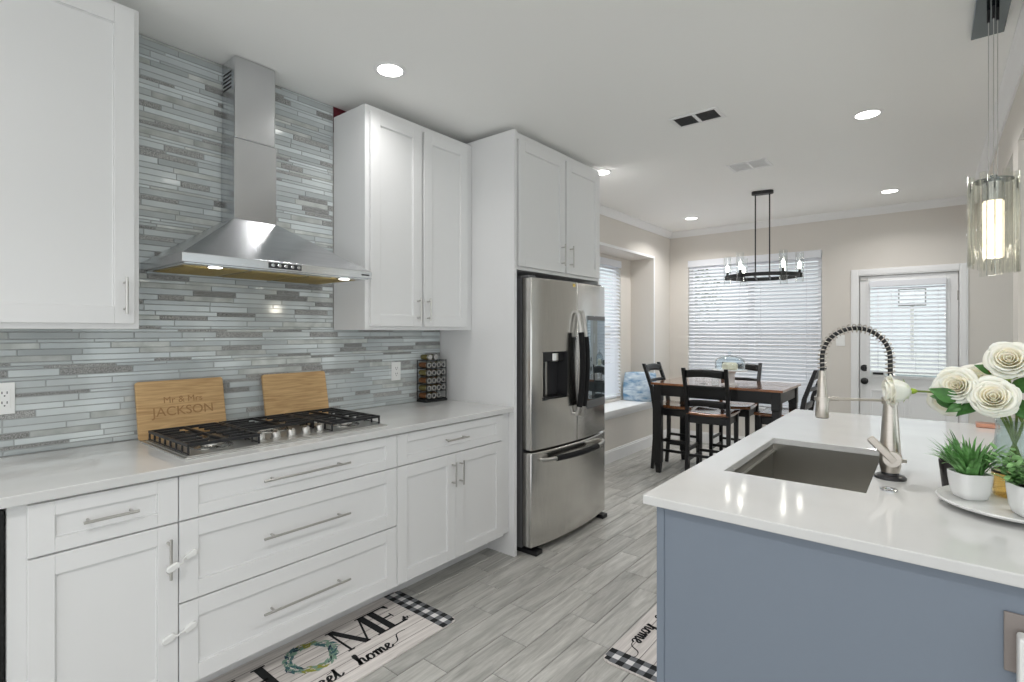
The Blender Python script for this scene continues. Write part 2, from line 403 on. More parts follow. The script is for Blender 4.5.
# ---- windows
def window(name, cx0, cx1, z0, z1, y, axis, panes, out):
    """frame with mullion and mid rails; axis 'x' = lies along x at depth y"""
    def B(mb, a0, a1, d0, d1, b0, b1):
        if axis == 'x': mb.box(a0, a1, y+min(d0*out,d1*out), y+max(d0*out,d1*out), b0, b1)
        else: mb.box(y+min(d0*out,d1*out), y+max(d0*out,d1*out), a0, a1, b0, b1)
    f = MB(); t = .045
    B(f, cx0, cx0+t, 0, .06, z0, z1); B(f, cx1-t, cx1, 0, .06, z0, z1); B(f, cx0+t, cx1-t, 0, .06, z0, z0+t); B(f, cx0+t, cx1-t, 0, .06, z1-t, z1)
    wdt = (cx1-cx0-2*t); zm = (z0+z1)/2
    g = []
    for i in range(panes):
        a = cx0+t+wdt*i/panes; b = cx0+t+wdt*(i+1)/panes
        if i: B(f, a-.035, a+.035, 0, .06, z0+t, z1-t)
        B(f, a, b, .005, .05, zm-.025, zm+.025); g.append((a, b))
    o = struct(f.build(name, m_trim, bevel=.003))
    for a, b in g:
        for c, d in ((z0+t, zm-.025), (zm+.025, z1-t)):
            q = MB(); B(q, a, b, .028, .032, c, d); q.build('pane', m_pane, o)
    return o
w = MB()   # far wall of the adjoining room, with two tall windows and a wide opening towards the rear
for a, b, c, e in ((YF,-1.4,0,CEIL),(-1.4,.9,0,.3),(-1.4,.9,2.35,CEIL),(.9,1.7,0,CEIL),(1.7,3.6,0,.3),(1.7,3.6,2.35,CEIL),(3.6,4.3,0,CEIL),(4.3,5.6,0,.3),(4.3,5.6,2.35,CEIL),(5.6,YB,0,CEIL)): w.box(XH, XH+.12, a, b, c, e)
struct(w.build('wall_hall', m_wall))
window('window_3', -1.4, .9, .3, 2.35, XH+.055, 'y', 3, 1); window('window_4', 1.7, 3.6, .3, 2.35, XH+.055, 'y', 3, 1); window('window_5', 4.3, 5.6, .3, 2.35, XH+.055, 'y', 2, 1)
window('window_1', W1[0], W1[1], W1[2], W1[3], YB+.055, 'x', 2, 1)
window('window_2', W2[0], W2[1], W2[2], W2[3], -AD-.055, 'y', 1, -1)
w = MB(); w.box(W1[0]-.05, W1[1]+.05, YB-.045, YB+.05, W1[2]-.022, W1[2]); w.box(W1[0]-.03, W1[1]+.03, YB-.014, YB, W1[2]-.085, W1[2]-.022)
struct(w.build('trim_7', m_trim, bevel=.004))

# ---- blinds (things)
def blind(name, label, c0, c1, z0, z1, y, axis, pitch, width, tilt, cords, valance=.08):
    mid = (c0+c1)/2
    loc = (mid, y, z1) if axis == 'x' else (y, mid, z1)
    r = root(name, loc, label, 'blind', 'faux wood blinds')
    sgn = -1 if axis == 'x' else 1        # towards the room
    def pt(a, d, z): return (a, y+d*sgn, z) if axis == 'x' else (y+d*sgn, a, z)
    def B(mb, a0, a1, d0, d1, b0, b1):
        p, q = pt(a0, d0, b0), pt(a1, d1, b1)
        mb.box(min(p[0],q[0]), max(p[0],q[0]), min(p[1],q[1]), max(p[1],q[1]), b0, b1)
    h = MB(); B(h, c0, c1, -.022, .03, z1-valance, z1); h.build('valance', m_blind, r, bevel=.004)
    s = MB(); n = int((z1-valance-.03-z0)/pitch); ct, st = cos(tilt), sin(tilt)
    for i in range(n):
        z = z1-valance-.02-pitch*i; sag = random.uniform(-.0015,.0015)
        vs = []
        for a in (c0+.006, c1-.006):
            for k in range(4):
                u = (k/3-.5)*width; cu = .003*(1-(2*k/3-1)**2)
                vs.append(pt(a, u*ct-cu*st, z-u*st-cu*ct*-1+sag))
            for k in range(4):
                u = (k/3-.5)*width; cu = .003*(1-(2*k/3-1)**2)-.0025
                vs.append(pt(a, u*ct-cu*st, z-u*st+cu*ct+sag))
        fs = [(0,1,2,3,7,6,5,4), (8,12,13,14,15,11,10,9)]
        for k in range(3): fs += [(k,8+k,9+k,k+1),(4+k,5+k,13+k,12+k)]
        fs += [(0,4,12,8),(3,11,15,7)]
        s.add(vs, fs)
    s.build('slats', m_blind, r)
    zb = z1-valance-.02-pitch*n
    b = MB(); B(b, c0+.004, c1-.004, -.02, .02, zb-.012, zb+.006); b.build('bottom_rail', m_blind, r, bevel=.003)
    c = MB()
    for q in cords:
        a = c0+(c1-c0)*q
        c.cyl(pt(a, width*.46*ct+.002, zb), pt(a, width*.46*ct+.002, z1-valance), .0016, n=5)
        c.cyl(pt(a, -width*.46*ct-.002, zb), pt(a, -width*.46*ct-.002, z1-valance), .0016, n=5)
    c.build('ladder_cord', m_blind, r)
    return r
blind('window_blind', 'wide white slatted blind covering the double window behind the dining table', W1[0]+.004, W1[1]-.004, W1[2]+.004, W1[3]-.002, YB+.012, 'x', .042, .050, radians(47), (.1,.42,.58,.9))
blind('window_blind', 'white slatted blind in the window seat alcove beside the fridge', W2[0]+.004, W2[1]-.004, W2[2]+.004, W2[3]-.002, -AD-.014, 'y', .042, .050, radians(44), (.1,.5,.9))

# ---- back door
DX0, DX1, DZ = 2.045, 2.828, 1.945
LX0, LX1, LZ0, LZ1 = 2.135, 2.735, .93, 1.86
d = MB(); yd0, yd1 = YB+.015, YB+.06
d.box(DX0, LX0, yd0, yd1, .012, DZ).box(LX1, DX1, yd0, yd1, .012, DZ).box(LX0, LX1, yd0, yd1, .012, LZ0).box(LX0, LX1, yd0, yd1, LZ1, DZ)
for a, b in ((2.135, 2.42), (2.45, 2.735)):       # two raised panels below the glass
    d.box(a, b, yd0-.008, yd0, .18, .20).box(a, b, yd0-.008, yd0, .76, .78).box(a, a+.02, yd0-.008, yd0, .20, .76).box(b-.02, b, yd0-.008, yd0, .20, .76)
door = struct(d.build('door_1', m_trim, bevel=.003))
f = MB(); t = .03
f.box(LX0-t, LX0, yd0-.014, yd0, LZ0-t, LZ1+t).box(LX1, LX1+t, yd0-.014, yd0, LZ0-t, LZ1+t).box(LX0, LX1, yd0-.014, yd0, LZ0-t, LZ0).box(LX0, LX1, yd0-.014, yd0, LZ1, LZ1+t)
f.build('glass_frame', m_trim, door, bevel=.004)
MB().box(LX0, LX1, YB+.035, YB+.040, LZ0, LZ1).build('pane', m_pane, door)
f = MB()
f.box(LX0, LX1, YB+.041, YB+.051, LZ0, LZ0+.012).box(LX0, LX1, YB+.041, YB+.051, LZ1-.012, LZ1)
f.build('glazing_bead', m_trim, door)
for z, nm in ((.996, 'deadbolt'), (.861, 'door_knob')):
    k = MB(); k.lathe([(.034,0),(.034,.006),(.03,.01)], (2.085, yd0, z), 24, (0,-1,0))
    if nm == 'door_knob': k.lathe([(.012,.008),(.012,.03),(.022,.036),(.029,.046),(.029,.056),(.02,.064),(.004,.066)], (2.085, yd0, z), 24, (0,-1,0))
    else: k.lathe([(.024,.01),(.022,.022)], (2.085, yd0, z), 24, (0,-1,0)); k.box(2.081, 2.089, yd0-.036, yd0-.02, z-.016, z+.016)
    k.build(nm, m_black, door, smooth=True)
h = MB()
for z in (.25, .98, 1.72): h.cyl((DX1-.003, yd0-.006, z-.045), (DX1-.003, yd0-.006, z+.045), .007, n=10)
h.build('hinge', m_nickel, door)
cs = MB()
for a, b, c, e in ((1.968, 2.04, 0, 2.02), (2.833, 2.897, 0, 2.02)):
    cs.box(a, b, YB-.018, YB, c, e).box(a+.012, b-.012, YB-.024, YB-.018, c, e-.012)
cs.box(2.0355, 2.062, YB+.0615, YB+.10, 0, 1.9545).box(2.811, 2.8375, YB+.0615, YB+.10, 0, 1.9545).box(2.062, 2.811, YB+.0615, YB+.10, 1.93, 1.9545)
cs.box(2.04, 2.833, YB-.018, YB, 1.95, 2.02).box(2.04, 2.833, YB-.024, YB-.018, 1.962, 2.008)
struct(cs.build('trim_8', m_trim, bevel=.003))
blind('window_blind', 'white slatted blind hung on the glass of the back door', LX0-.005, LX1+.005, LZ0+.03, LZ1+.03, YB-.018, 'x', .040, .046, radians(24), (.12,.3,.62,.9), .06)
tag(MB().box(2.05, 2.115, YB+.002, YB+.0149, 1.905, 1.925).build('door_sensor', m_nickel, bevel=.002), 'small grey metal plate at the top left corner of the white back door', 'door sensor')
lp = root('alarm_plate', (2.19, YB+.0, .965), 'small white plate with a black centre on the back door under its blind', 'alarm plate')
MB().box(2.145, 2.262, YB-.012, YB+.001, .925, .968).build('plate', m_white, lp, bevel=.003)
MB().box(2.158, 2.248, YB-.016, YB-.012, .934, .960).build('cover', m_black, lp, bevel=.002)

# ---- outside
struct(MB().box(-14, 16, YB+.12, 46, -.16, -.06).build('patio_ground', m_conc))
f = root('garden_fence', (1.0, 9.6, -.06), 'tall wooden garden fence seen through the dining window blinds', 'fence')
p = MB()
for i in range(36):
    x = -4+i*.15; p.box(x, x+.14, 9.6, 9.62, -.06, 1.55+random.uniform(-.01,.01))
p.build('boards', m_fence, f)
p = MB()
for z in (.2, .8, 1.35): p.box(-4, 1.38, 9.62, 9.66, z, z+.09)
p.build('rail', m_fence, f)
f = root('garden_tree', (-.75, 8.6, -.06), 'leafy tree behind the left half of the dining window', 'tree')
p = MB(); p.tube([(-.75,8.6,-.06),(-.72,8.6,.8),(-.78,8.62,1.5)], [.07,.055,.035], 8); p.build('trunk', m_fence, f)
p = MB()
for i in range(900):
    a = random.uniform(0,2*pi); e = random.uniform(-1,1); rr = .75*random.random()**.4
    c = Vector((-.75+rr*cos(a)*math.sqrt(1-e*e), 8.6+rr*sin(a)*math.sqrt(1-e*e), 1.95+.95*rr*e))
    u = Vector((random.uniform(-1,1), random.uniform(-1,1), random.uniform(-1,1))).normalized()*.05
    v = Vector((random.uniform(-1,1), random.uniform(-1,1), random.uniform(-1,1))).normalized()*.03
    p.add([c-u, c+v, c+u, c-v], [(0,1,2,3)])
p.build('foliage', m_tree, f)
f = root('basketball_hoop', (1.79, 34.2, -.06), 'basketball backboard on a pole seen far off through the glass of the back door', 'basketball hoop')
MB().cyl((1.79,34.3,-.06),(1.79,34.3,3.0),.075,n=12).build('pole', m_conc, f)
p = MB(); p.box(1.21, 2.37, 34.05, 34.09, 2.72, 3.62).box(1.74,1.84,34.09,34.30,2.8,2.95); p.build('backboard', m_groutf, f, bevel=.003)
p = MB(); p.box(1.27,2.31,34.035,34.05,2.78,3.56); p.build('board_face', m_trim, f)
p = MB(); p.tube([(1.79+.23*cos(2*pi*i/20), 33.78+.23*sin(2*pi*i/20), 2.86) for i in range(20)], .012, 6, closed=True); p.box(1.77,1.81,33.98,34.04,2.84,2.88); p.build('rim', m_black, f)
# ================================================================= KITCHEN WALL
# tile backsplash (linear mosaic)
rt = random.Random(11)
t = MB(); t.cm = 3; t.box(0, .0054, -.9, 2.466, .914, 1.40).box(0, .0054, .60, 1.648, 1.40, CEIL-.002); t.cm = 0
z = .916
while z < CEIL-.006:
    h = rt.choice((.028,.027,.024,.020,.014,.013)); z1 = min(z+h, CEIL-.003)
    lo, hi = (-.9, 2.464) if z1 < 1.41 else (.60, 1.646)
    y = lo - rt.random()*.2; last = -1
    while y < hi:
        q = rt.random()
        k = 0 if q < .58 else (1 if q < .76 else 2)
        if k == 2 and last == 2: k = 0
        last = k
        L = rt.uniform(.10,.24) if k == 2 else rt.uniform(.14,.34)
        if h < .02: L *= 1.2
        a, b = max(y, lo)+.001, min(y+L, hi)-.001
        if b-a > .01:
            t.cm = k; t.cr = (rt.random(), rt.random(), rt.random()); d = .008 if k == 0 else .0075; e = .0012
            c, f = z+.0009, z1-.0009
            t.add([(.003,a,c),(.003,b,c),(.003,b,f),(.003,a,f),(d,a+e,c+e),(d,b-e,c+e),(d,b-e,f-e),(d,a+e,f-e)], [(4,5,6,7),(0,1,5,4),(1,2,6,5),(2,3,7,6),(3,0,4,7)])
        y += L
    z = z1
struct(t.build('wall_left_tile', [m_t_glass, m_t_marb, m_t_stone, m_t_grout], attr=True))

def shaker(mb, x, y0, y1, z0, z1, fw=.06, fh=None, t=.02, rec=.010):
    """shaker front, back at x, face at x+t, facing +x"""
    fh = fw if fh is None else fh
    mb.box(x, x+t, y0, y0+fw, z0, z1).box(x, x+t, y1-fw, y1, z0, z1).box(x, x+t, y0+fw, y1-fw, z0, z0+fh).box(x, x+t, y0+fw, y1-fw, z1-fh, z1)
    mb.box(x, x+t-rec, y0+fw, y1-fw, z0+fh, z1-fh)
    e = .004  # small inner bead
    for a in ((y0+fw, y0+fw+e, z0+fh, z1-fh), (y1-fw-e, y1-fw, z0+fh, z1-fh), (y0+fw, y1-fw, z0+fh, z0+fh+e), (y0+fw, y1-fw, z1-fh-e, z1-fh)):
        mb.box(x+t-rec-.001, x+t-rec+.004, *a)
def pull(parent, x, c, L, axis):
    """bar pull on the face plane x, centre c=(y,z)"""
    y, z = c; m = MB(); X = x+.032
    if axis == 'y':
        m.cyl((X, y-L/2, z), (X, y+L/2, z), .0047, n=12)
        for s in (-1,1): m.cyl((x-.001, y+s*L*.39, z), (X, y+s*L*.39, z), .0045, n=10)
    else:
        m.cyl((X, y, z-L/2), (X, y, z+L/2), .0047, n=12)
        for s in (-1,1): m.cyl((x-.001, y, z+s*L*.36), (X, y, z+s*L*.36), .0045, n=10)
    return m.build('handle', m_nickel, parent, smooth=True)
def front(parent, name, x, y0, y1, z0, z1, hc, hl, hax, fw=.06, fh=None):
    m = MB(); shaker(m, x, y0, y1, z0, z1, fw, fh)
    o = m.build(name, m_cab, parent, bevel=.0018)
    if hc: pull(o, x+.02, hc, hl, hax)
    return o
BF = .615
def base_cabinet(y0, y1, label):
    r = root('base_cabinet', (0.3, (y0+y1)/2, 0), label, 'cabinet', 'white lower cabinets')
    m = MB(); m.box(.01, BF, y0, y1, .145, .883); m.box(.01, .442, y0, y1, 0, .145)
    m.build('carcass', m_cab, r); return r
r = base_cabinet(.242, .665, 'white lower cabinet with one drawer and one door, left of the wide drawers')
front(r, 'drawer', BF, .283, .663, .722, .874, (.473,.798), .14, 'y', .06, .043)
front(r, 'door', BF, .283, .663, .147, .716, (.632,.610), .135, 'z')
r = base_cabinet(.666, 1.598, 'white lower cabinet of three wide drawers under the gas cooktop')
for z0, z1, fh in ((.722,.874,.043), (.440,.716,.06), (.147,.434,.06)):
    front(r, 'drawer', BF, .667, 1.596, z0, z1, (1.1315,(z0+z1)/2+.003), .375, 'y', .06, fh)
r = base_cabinet(1.599, 2.466, 'white lower cabinet with one drawer over two doors, beside the fridge panel')
front(r, 'drawer', BF, 1.600, 2.392, .722, .874, (1.985,.798), .16, 'y', .06, .043)
front(r, 'door', BF, 1.600, 1.9935, .147, .716, (1.966,.610), .13, 'z')
front(r, 'door', BF, 1.9965, 2.392, .147, .716, (2.024,.610), .13, 'z')
# dishwasher, mostly out of the frame
r = root('dishwasher', (.3, -.07, 0), 'white dishwasher with a black side gasket at the far left edge', 'dishwasher')
MB().box(.02, .60, -.37, .238, .10, .865).build('tub', m_black, r)
MB().box(.60, .635, -.37, .222, .12, .865).build('door', m_white, r, bevel=.006)
MB().box(.02, .55, -.37, .238, 0, .10).build('toe_panel', m_black, r)
m = MB(); m.cyl((.675,-.33,.80),(.675,.19,.80),.009,n=12)
for y in (-.28,.14): m.cyl((.634,y,.80),(.675,y,.80),.007,n=10)
m.build('handle', m_nickel, r, smooth=True)
# worktop
tag(MB().box(.009, .655, -.9, 2.466, .8835, .914).build('kitchen_worktop', m_quartz, bevel=.003), 'long white quartz worktop along the tiled wall under the cooktop', 'worktop')

# ---- upper cabinets
def upper(y0, y1, z0, z1, xb, label):
    r = root('upper_cabinet', (xb/2, (y0+y1)/2, z0), label, 'cabinet', 'white upper cabinets')
    MB().box(.009, xb, y0, y1, z0, z1).build('carcass', m_cab, r, bevel=.002); return r
r = upper(.10, .641, 1.381, 2.583, .305, 'white upper cabinet at the upper left, left of the steel hood')
front(r, 'door', .3055, .125, .622, 1.401, 2.56, (.590,1.503), .135, 'z', .062)
r = upper(1.648, 2.466, 1.381, 2.581, .305, 'white two-door upper cabinet between the steel hood and the fridge panel')
front(r, 'door', .3055, 1.671, 2.024, 1.401, 2.545, (1.992,1.50), .135, 'z', .062)
front(r, 'door', .3055, 2.046, 2.408, 1.401, 2.545, (2.066,1.50), .135, 'z', .062)
# fridge surround: side panels and the cabinet over the fridge
r = root('upper_cabinet', (.32, 3.0, 1.76), 'white two-door cabinet above the fridge with tall side panels down to the floor', 'cabinet', 'white upper cabinets')
MB().box(.01, .64, 2.4935, 3.516, 1.757, 2.608).build('carcass', m_cab, r, bevel=.002)
MB().box(.005, .66, 2.4675, 2.4925, 0, 2.608).build('side_panel', m_cab, r, bevel=.0015)
MB().box(.005, .64, 3.517, 3.54, 0, 2.608).build('side_panel', m_cab, r, bevel=.0015)
front(r, 'door', .6405, 2.516, 3.030, 1.778, 2.562, (2.985,1.895), .15, 'z', .062)
front(r, 'door', .6405, 3.052, 3.510, 1.778, 2.562, (3.09,1.895), .15, 'z', .062)

# ---- child safety locks
def lock(y, z, zr, label, hx=0):
    r = root('child_lock', (.655, y, z), label, 'child lock', 'white child locks')
    for yy, zz in ((y-.030, z), (y+.036, zr)):
        m = MB(); n = 20; lift = hx if yy < y else 0
        poly = [(yy+(.010 if cos(2*pi*i/n) > 0 else -.010)+.0095*cos(2*pi*i/n), zz+.0105*sin(2*pi*i/n)+(.004 if cos(2*pi*i/n) > 0 else -.004)) for i in range(n)]
        m.prism(poly, lambda u,v,h: (h,u,v), .6352+lift, .649+lift); m.build('pad', m_lockw, r, bevel=.003)
    MB().tube([(.646+hx,y-.016,z+.002),(.648+hx*.8,y-.004,z+.003),(.648+hx*.2,y+.008,(z+zr)/2+.002),(.645,y+.020,zr-.002)], .0030, 8).build('strap', m_lockw, r, smooth=True)
lock(.664, .588, .600, 'upper white child lock joining the left door to the wide drawers, on the door handle', .0372)
lock(.662, .337, .349, 'lower white child lock joining the left door to the bottom wide drawer')
# small ring hook on a door by the bar pulls
# ---- range hood
hy0, hy1, hx, hz0, hz1 = .727, 1.565, .48, 1.628, 1.668
cy0, cy1, cx, cz = 1.048, 1.246, .158, 1.888
r = root('range_hood', (.2, 1.146, hz0), 'stainless steel pyramid range hood with a square chimney over the cooktop', 'range hood')
m = MB(); g = .010
m.box(g, hx, hy0, hy1, hz0+.004, hz1); m.build('rim_band', m_hsteel, r, bevel=.002)
m = MB()
m.add([(g,hy0+.004,hz1),(hx-.004,hy0+.004,hz1),(hx-.004,hy1-.004,hz1),(g,hy1-.004,hz1),(g,cy0-.004,cz),(cx+.004,cy0-.004,cz),(cx+.004,cy1+.004,cz),(g,cy1+.004,cz)],
      [(0,3,2,1),(4,5,6,7),(0,1,5,4),(1,2,6,5),(2,3,7,6),(3,0,4,7)])
m.build('canopy', m_hsteel, r, bevel=.002)
MB().box(g, cx, cy0, cy1, cz, 2.262).build('chimney_sleeve', m_hsteel, r, bevel=.004)
m = MB(); m.box(g, cx-.003, cy0+.003, cy1-.003, 2.262, CEIL-.003); ch = m.build('chimney_top', m_hsteel, r, bevel=.008)
m = MB()
for i in range(5): m.box(.035, .12, cy0+.0022, cy0+.0032, 2.50+i*.018, 2.508+i*.018)
m.build('vent_slot', m_black, ch)
m = MB()
for i in range(3):
    a = hy0+.03+i*(hy1-hy0-.06)/3; b = a+(hy1-hy0-.06)/3-.012
    m.box(.06, .40, a, b, hz0-.001, hz0+.004)
    for k in range(14): m.box(.07+k*.0235, .078+k*.0235, a+.01, b-.01, hz0-.003, hz0-.001)
m.build('grease_filter', m_filter, r)
m = MB(); m.box(.03, hx-.012, hy0+.012, hy1-.012, hz0+.0005, hz0+.0039); m.build('underside', m_hsteel, r)
for y in (hy0+.13, hy1-.13):
    l = MB().lathe([(.030,0),(.030,-.004),(.026,-.005)], (.44, y, hz0+.001), 20).build('lamp_ring', m_chrome, r)
    MB().lathe([(.024,0),(.024,-.0015)], (.44, y, hz0-.004), 20).build('lamp', m_hled, l)
cp = MB().box(hx+.0002, hx+.003, 1.050, 1.195, hz0+.011, hz0+.034).build('control_strip', m_dark, r, bevel=.001)
for i in range(5): MB().lathe([(.0075,0),(.0075,.004),(.006,.005)], (hx+.003, 1.066+i*.0285, hz0+.0225), 14, (1,0,0)).build('button', m_chrome, cp)
MB().box(hx+.0002, hx+.0012, 1.505, 1.548, hz0+.017, hz0+.024).build('maker_plate', m_dark, r)

# ---- cooktop
KX0, KX1, KY0, KY1 = .105, .575, .703, 1.585
r = root('gas_cooktop', (.34, 1.144, .914), 'five burner stainless gas cooktop with black cast iron grates on the white worktop', 'cooktop')
m = MB(); m.box(KX0, KX1, KY0, KY1, .9142, .920); m.box(KX0+.012, KX1-.012, KY0+.012, KY1-.012, .920, .9235)
m.build('steel_tray', m_tray, r, bevel=.002)
GZ = .964
bur = [(.44,.845,.045),(.22,.845,.036),(.27,1.144,.062),(.44,1.443,.036),(.22,1.443,.045)]
for x, y, q in bur:
    b = MB().lathe([(q+.03,0),(q+.028,.004),(q+.012,.007),(q,.010),(q,.016),(q*.9,.018)], (x,y,.9236), 28).build('burner', m_steel, r, smooth=True)
    MB().lathe([(q*.85,0),(q*.88,.004),(q*.85,.009),(q*.7,.011)], (x,y,.9415), 28).build('burner_cap', m_iron, b, smooth=True)
def grate(y0, y1, x0, x1, fingers):
    m = MB(); t = .009; zb, zt = GZ-.012, GZ
    for a in (y0, y1-t): m.box(x0, x1, a, a+t, zb, zt)
    for a in (x0, x1-t): m.box(a, a+t, y0+t, y1-t, zb, zt)
    ym = (y0+y1)/2
    m.box(x0+t, x1-t, ym-t/2, ym+t/2, zb, zt)
    for i in range(1, fingers): 
        x = x0+(x1-x0)*i/fingers
        m.box(x-.0045, x+.0045, y0+t, y0+(y1-y0)*.36, zb+.002, zt).box(x-.0045, x+.0045, y1-(y1-y0)*.36, y1-t, zb+.002, zt)
    xm = (x0+x1)/2; m.box(xm-t/2, xm+t/2, y0+t, y1-t, zb, zt-.001)
    for a in (y0, y1-t):
        n = 7 if x1-x0 > .35 else 5
        for i in range(n+1):
            x = x0+(x1-x0-.008)*i/n; m.box(x, x+.008, a+.001, a+t-.001, .9236, zb)
    m.box(x0, x1, y0-.0005, y0+.0045, .926, .931).box(x0, x1, y1-.0045, y1+.0005, .926, .931)
    return m.build('grate', m_iron, r, bevel=.002)
grate(.722, .985, .125, .545, 7); grate(.993, 1.295, .125, .415, 5); grate(1.303, 1.566, .125, .545, 7)
for y in (1.013, 1.078, 1.145, 1.212, 1.279):
    k = MB(); k.lathe([(.024,0),(.024,.003),(.0185,.005),(.0175,.024),(.015,.027)], (.487,y,.9236), 24)
    kn = k.build('knob', m_nickel, r, smooth=True)
    MB().obox((.487,y,.953),(.017,0,0),(0,.0045,0),(0,0,.004)).build('knob_grip', m_nickel, kn, bevel=.0015)

# ---- cutting boards leaning on the tile
def board(y0, y1, h, th, label):
    r = root('cutting_board', (.06, (y0+y1)/2, .914), label, 'cutting board')
    a = math.asin(.052/h); s, c = sin(a), cos(a)
    f = lambda u,v,w: (.080-v*s-w*c+.0*u, u, .9143+v*c-w*s+th*s)
    n = 5; R = .012; pl = []
    for cx_, cz_, b0 in ((y1-R,R,-90),(y1-R,h-R,0),(y0+R,h-R,90),(y0+R,R,180)):
        for i in range(n+1): q = radians(b0+90*i/n); pl.append((cx_+R*cos(q), cz_+R*sin(q)))
    m = MB().prism(pl, f, 0, th); o = m.build('board', m_bamboo, r, bevel=.0025)
    return r, f, s, c
r, f, s, c = board(.703, 1.050, .246, .017, 'bamboo cutting board with engraved lettering leaning on the tile, left of the other board')
def bm(y, v): # matrix: text x -> +y, text y -> up the board, z -> out
    p = Vector(f(y, v, -.0002))
    return Matrix(((0,-s,c,p.x),(1,0,0,p.y),(0,c,s,p.z),(0,0,0,1)))
text_mesh('Mr & Mrs', .040, m_burn, 'engraving', r, bm(.878, .158))
text_mesh('JACKSON', .056, m_burn, 'engraving', r, bm(.878, .108))
board(1.237, 1.582, .244, .017, 'plain bamboo cutting board leaning on the tile at the right end of the cooktop')

# ---- spice rack and jars
RX0, RX1, RY0, RY1 = .012, .108, 2.256, 2.428
r = root('spice_rack', (.06, 2.342, .914), 'black wire spice rack full of little jars in the worktop corner', 'spice rack')
m = MB(); m.box(RX0, RX1+.006, RY0-.004, RY1+.004, .9142, .928); m.build('base', m_black, r, bevel=.002)
m = MB()
for x in (RX0+.003, RX1-.003):
    for y in (RY0, RY1): m.cyl((x,y,.926),(x,y,1.188),.0028,n=8)
for i in range(6):
    z = .932+i*.0500
    for x in (RX0+.003, RX1-.006): m.cyl((x,RY0,z),(x,RY1,z),.0022,n=8)
    for y in (RY0, RY1): m.cyl((RX0+.003,y,z),(RX1-.006,y,z),.0022,n=8)
m.build('wire_frame', m_black, r, smooth=True)
ROW = ['bottom','second','third','fourth','top']; COLN = ['first','second','third','last']
jp = None
for i in range(5):
    for j in range(4):
        if i == 0 and j == 3: continue
        y = RY0+.0235+j*.0417; z = .934+.0205+i*.050
        lab = f'small silver lidded spice jar, {COLN[j]} from the left in the {ROW[i]} row of the rack'
        q = root('spice_jar', (RX0+.008, y, z), lab, 'jar', 'spice jars in the rack')
        MB().lathe([(.016,0),(.0175,.003),(.0175,.060),(.015,.066),(.015,.070)], (RX0+.008,y,z), 18, (1,0,0)).build('glass_body', [m_spice, m_spice2][(i+j) % 2], q, smooth=True)
        ld = MB().lathe([(.0178,0),(.0185,.002),(.0185,.014),(.017,.016),(.013,.016),(.012,.0145)], (RX0+.008+.070,y,z), 22, (1,0,0)).build('lid', m_nickel, q, smooth=True)
        MB().lathe([(.0105,0),(.0105,.0006)], (RX0+.008+.0846,y,z), 18, (1,0,0)).build('lid_label', m_dark, ld)
for j in range(2):
    y = RY0+.045+j*.048; z = 1.205
    q = root('spice_jar', (.05, y, 1.184), 'small silver lidded spice jar lying on top of the rack, ' + ('on the left' if j == 0 else 'on the right'), 'jar', 'spice jars in the rack')
    MB().lathe([(.016,0),(.0175,.003),(.0175,.055),(.015,.060),(.015,.062)], (.014,y,z), 18, (1,0,0)).build('glass_body', m_spice2, q, smooth=True)
    MB().lathe([(.0178,0),(.0185,.002),(.0185,.014),(.017,.016),(.013,.016)], (.076,y,z), 22, (1,0,0)).build('lid', m_nickel, q, smooth=True)

# ---- wall plates
def plate(name, y0, y1, z0, z1, label, gang, kind='outlet'):
    r = root(name, (.008, (y0+y1)/2, (z0+z1)/2), label, 'outlet' if kind == 'outlet' else 'switch')
    MB().box(.0082, .0135, y0, y1, z0, z1).build('plate', m_white, r, bevel=.002)
    w = (y1-y0)/gang
    for i in range(gang):
        yc = y0+w*(i+.5); zc = (z0+z1)/2
        fc = MB().box(.0135, .0155, yc-.0165, yc+.0165, zc-.034, zc+.034).build('insert', m_white, r, bevel=.001)
        k = MB()
        for s in (-1,1):
            k.box(.0155,.0158,yc-.008,yc-.0055,zc+s*.018-.001,zc+s*.018+.008).box(.0155,.0158,yc+.0055,yc+.008,zc+s*.018-.001,zc+s*.018+.008)
            k.lathe([(.0025,0),(.0025,.0003)], (.0155,yc,zc+s*.018-.008), 10, (1,0,0))
        k.build('slot', m_black, fc)
plate('wall_outlet', 2.051, 2.121, 1.066, 1.181, 'white single wall outlet on the tile beside the spice rack', 1)
plate('wall_outlet', .222, .337, 1.070, 1.185, 'white double wall outlet on the tile at the far left edge', 2)
r = root('light_switch', (1.874, YB, 1.28), 'white light switch plate on the beige wall left of the back door', 'switch')
MB().box(1.834, 1.914, YB-.006, YB, 1.222, 1.338).build('plate', m_white, r, bevel=.002)
MB().box(1.857, 1.891, YB-.010, YB-.006, 1.247, 1.313).build('rocker', m_white, r, bevel=.002)

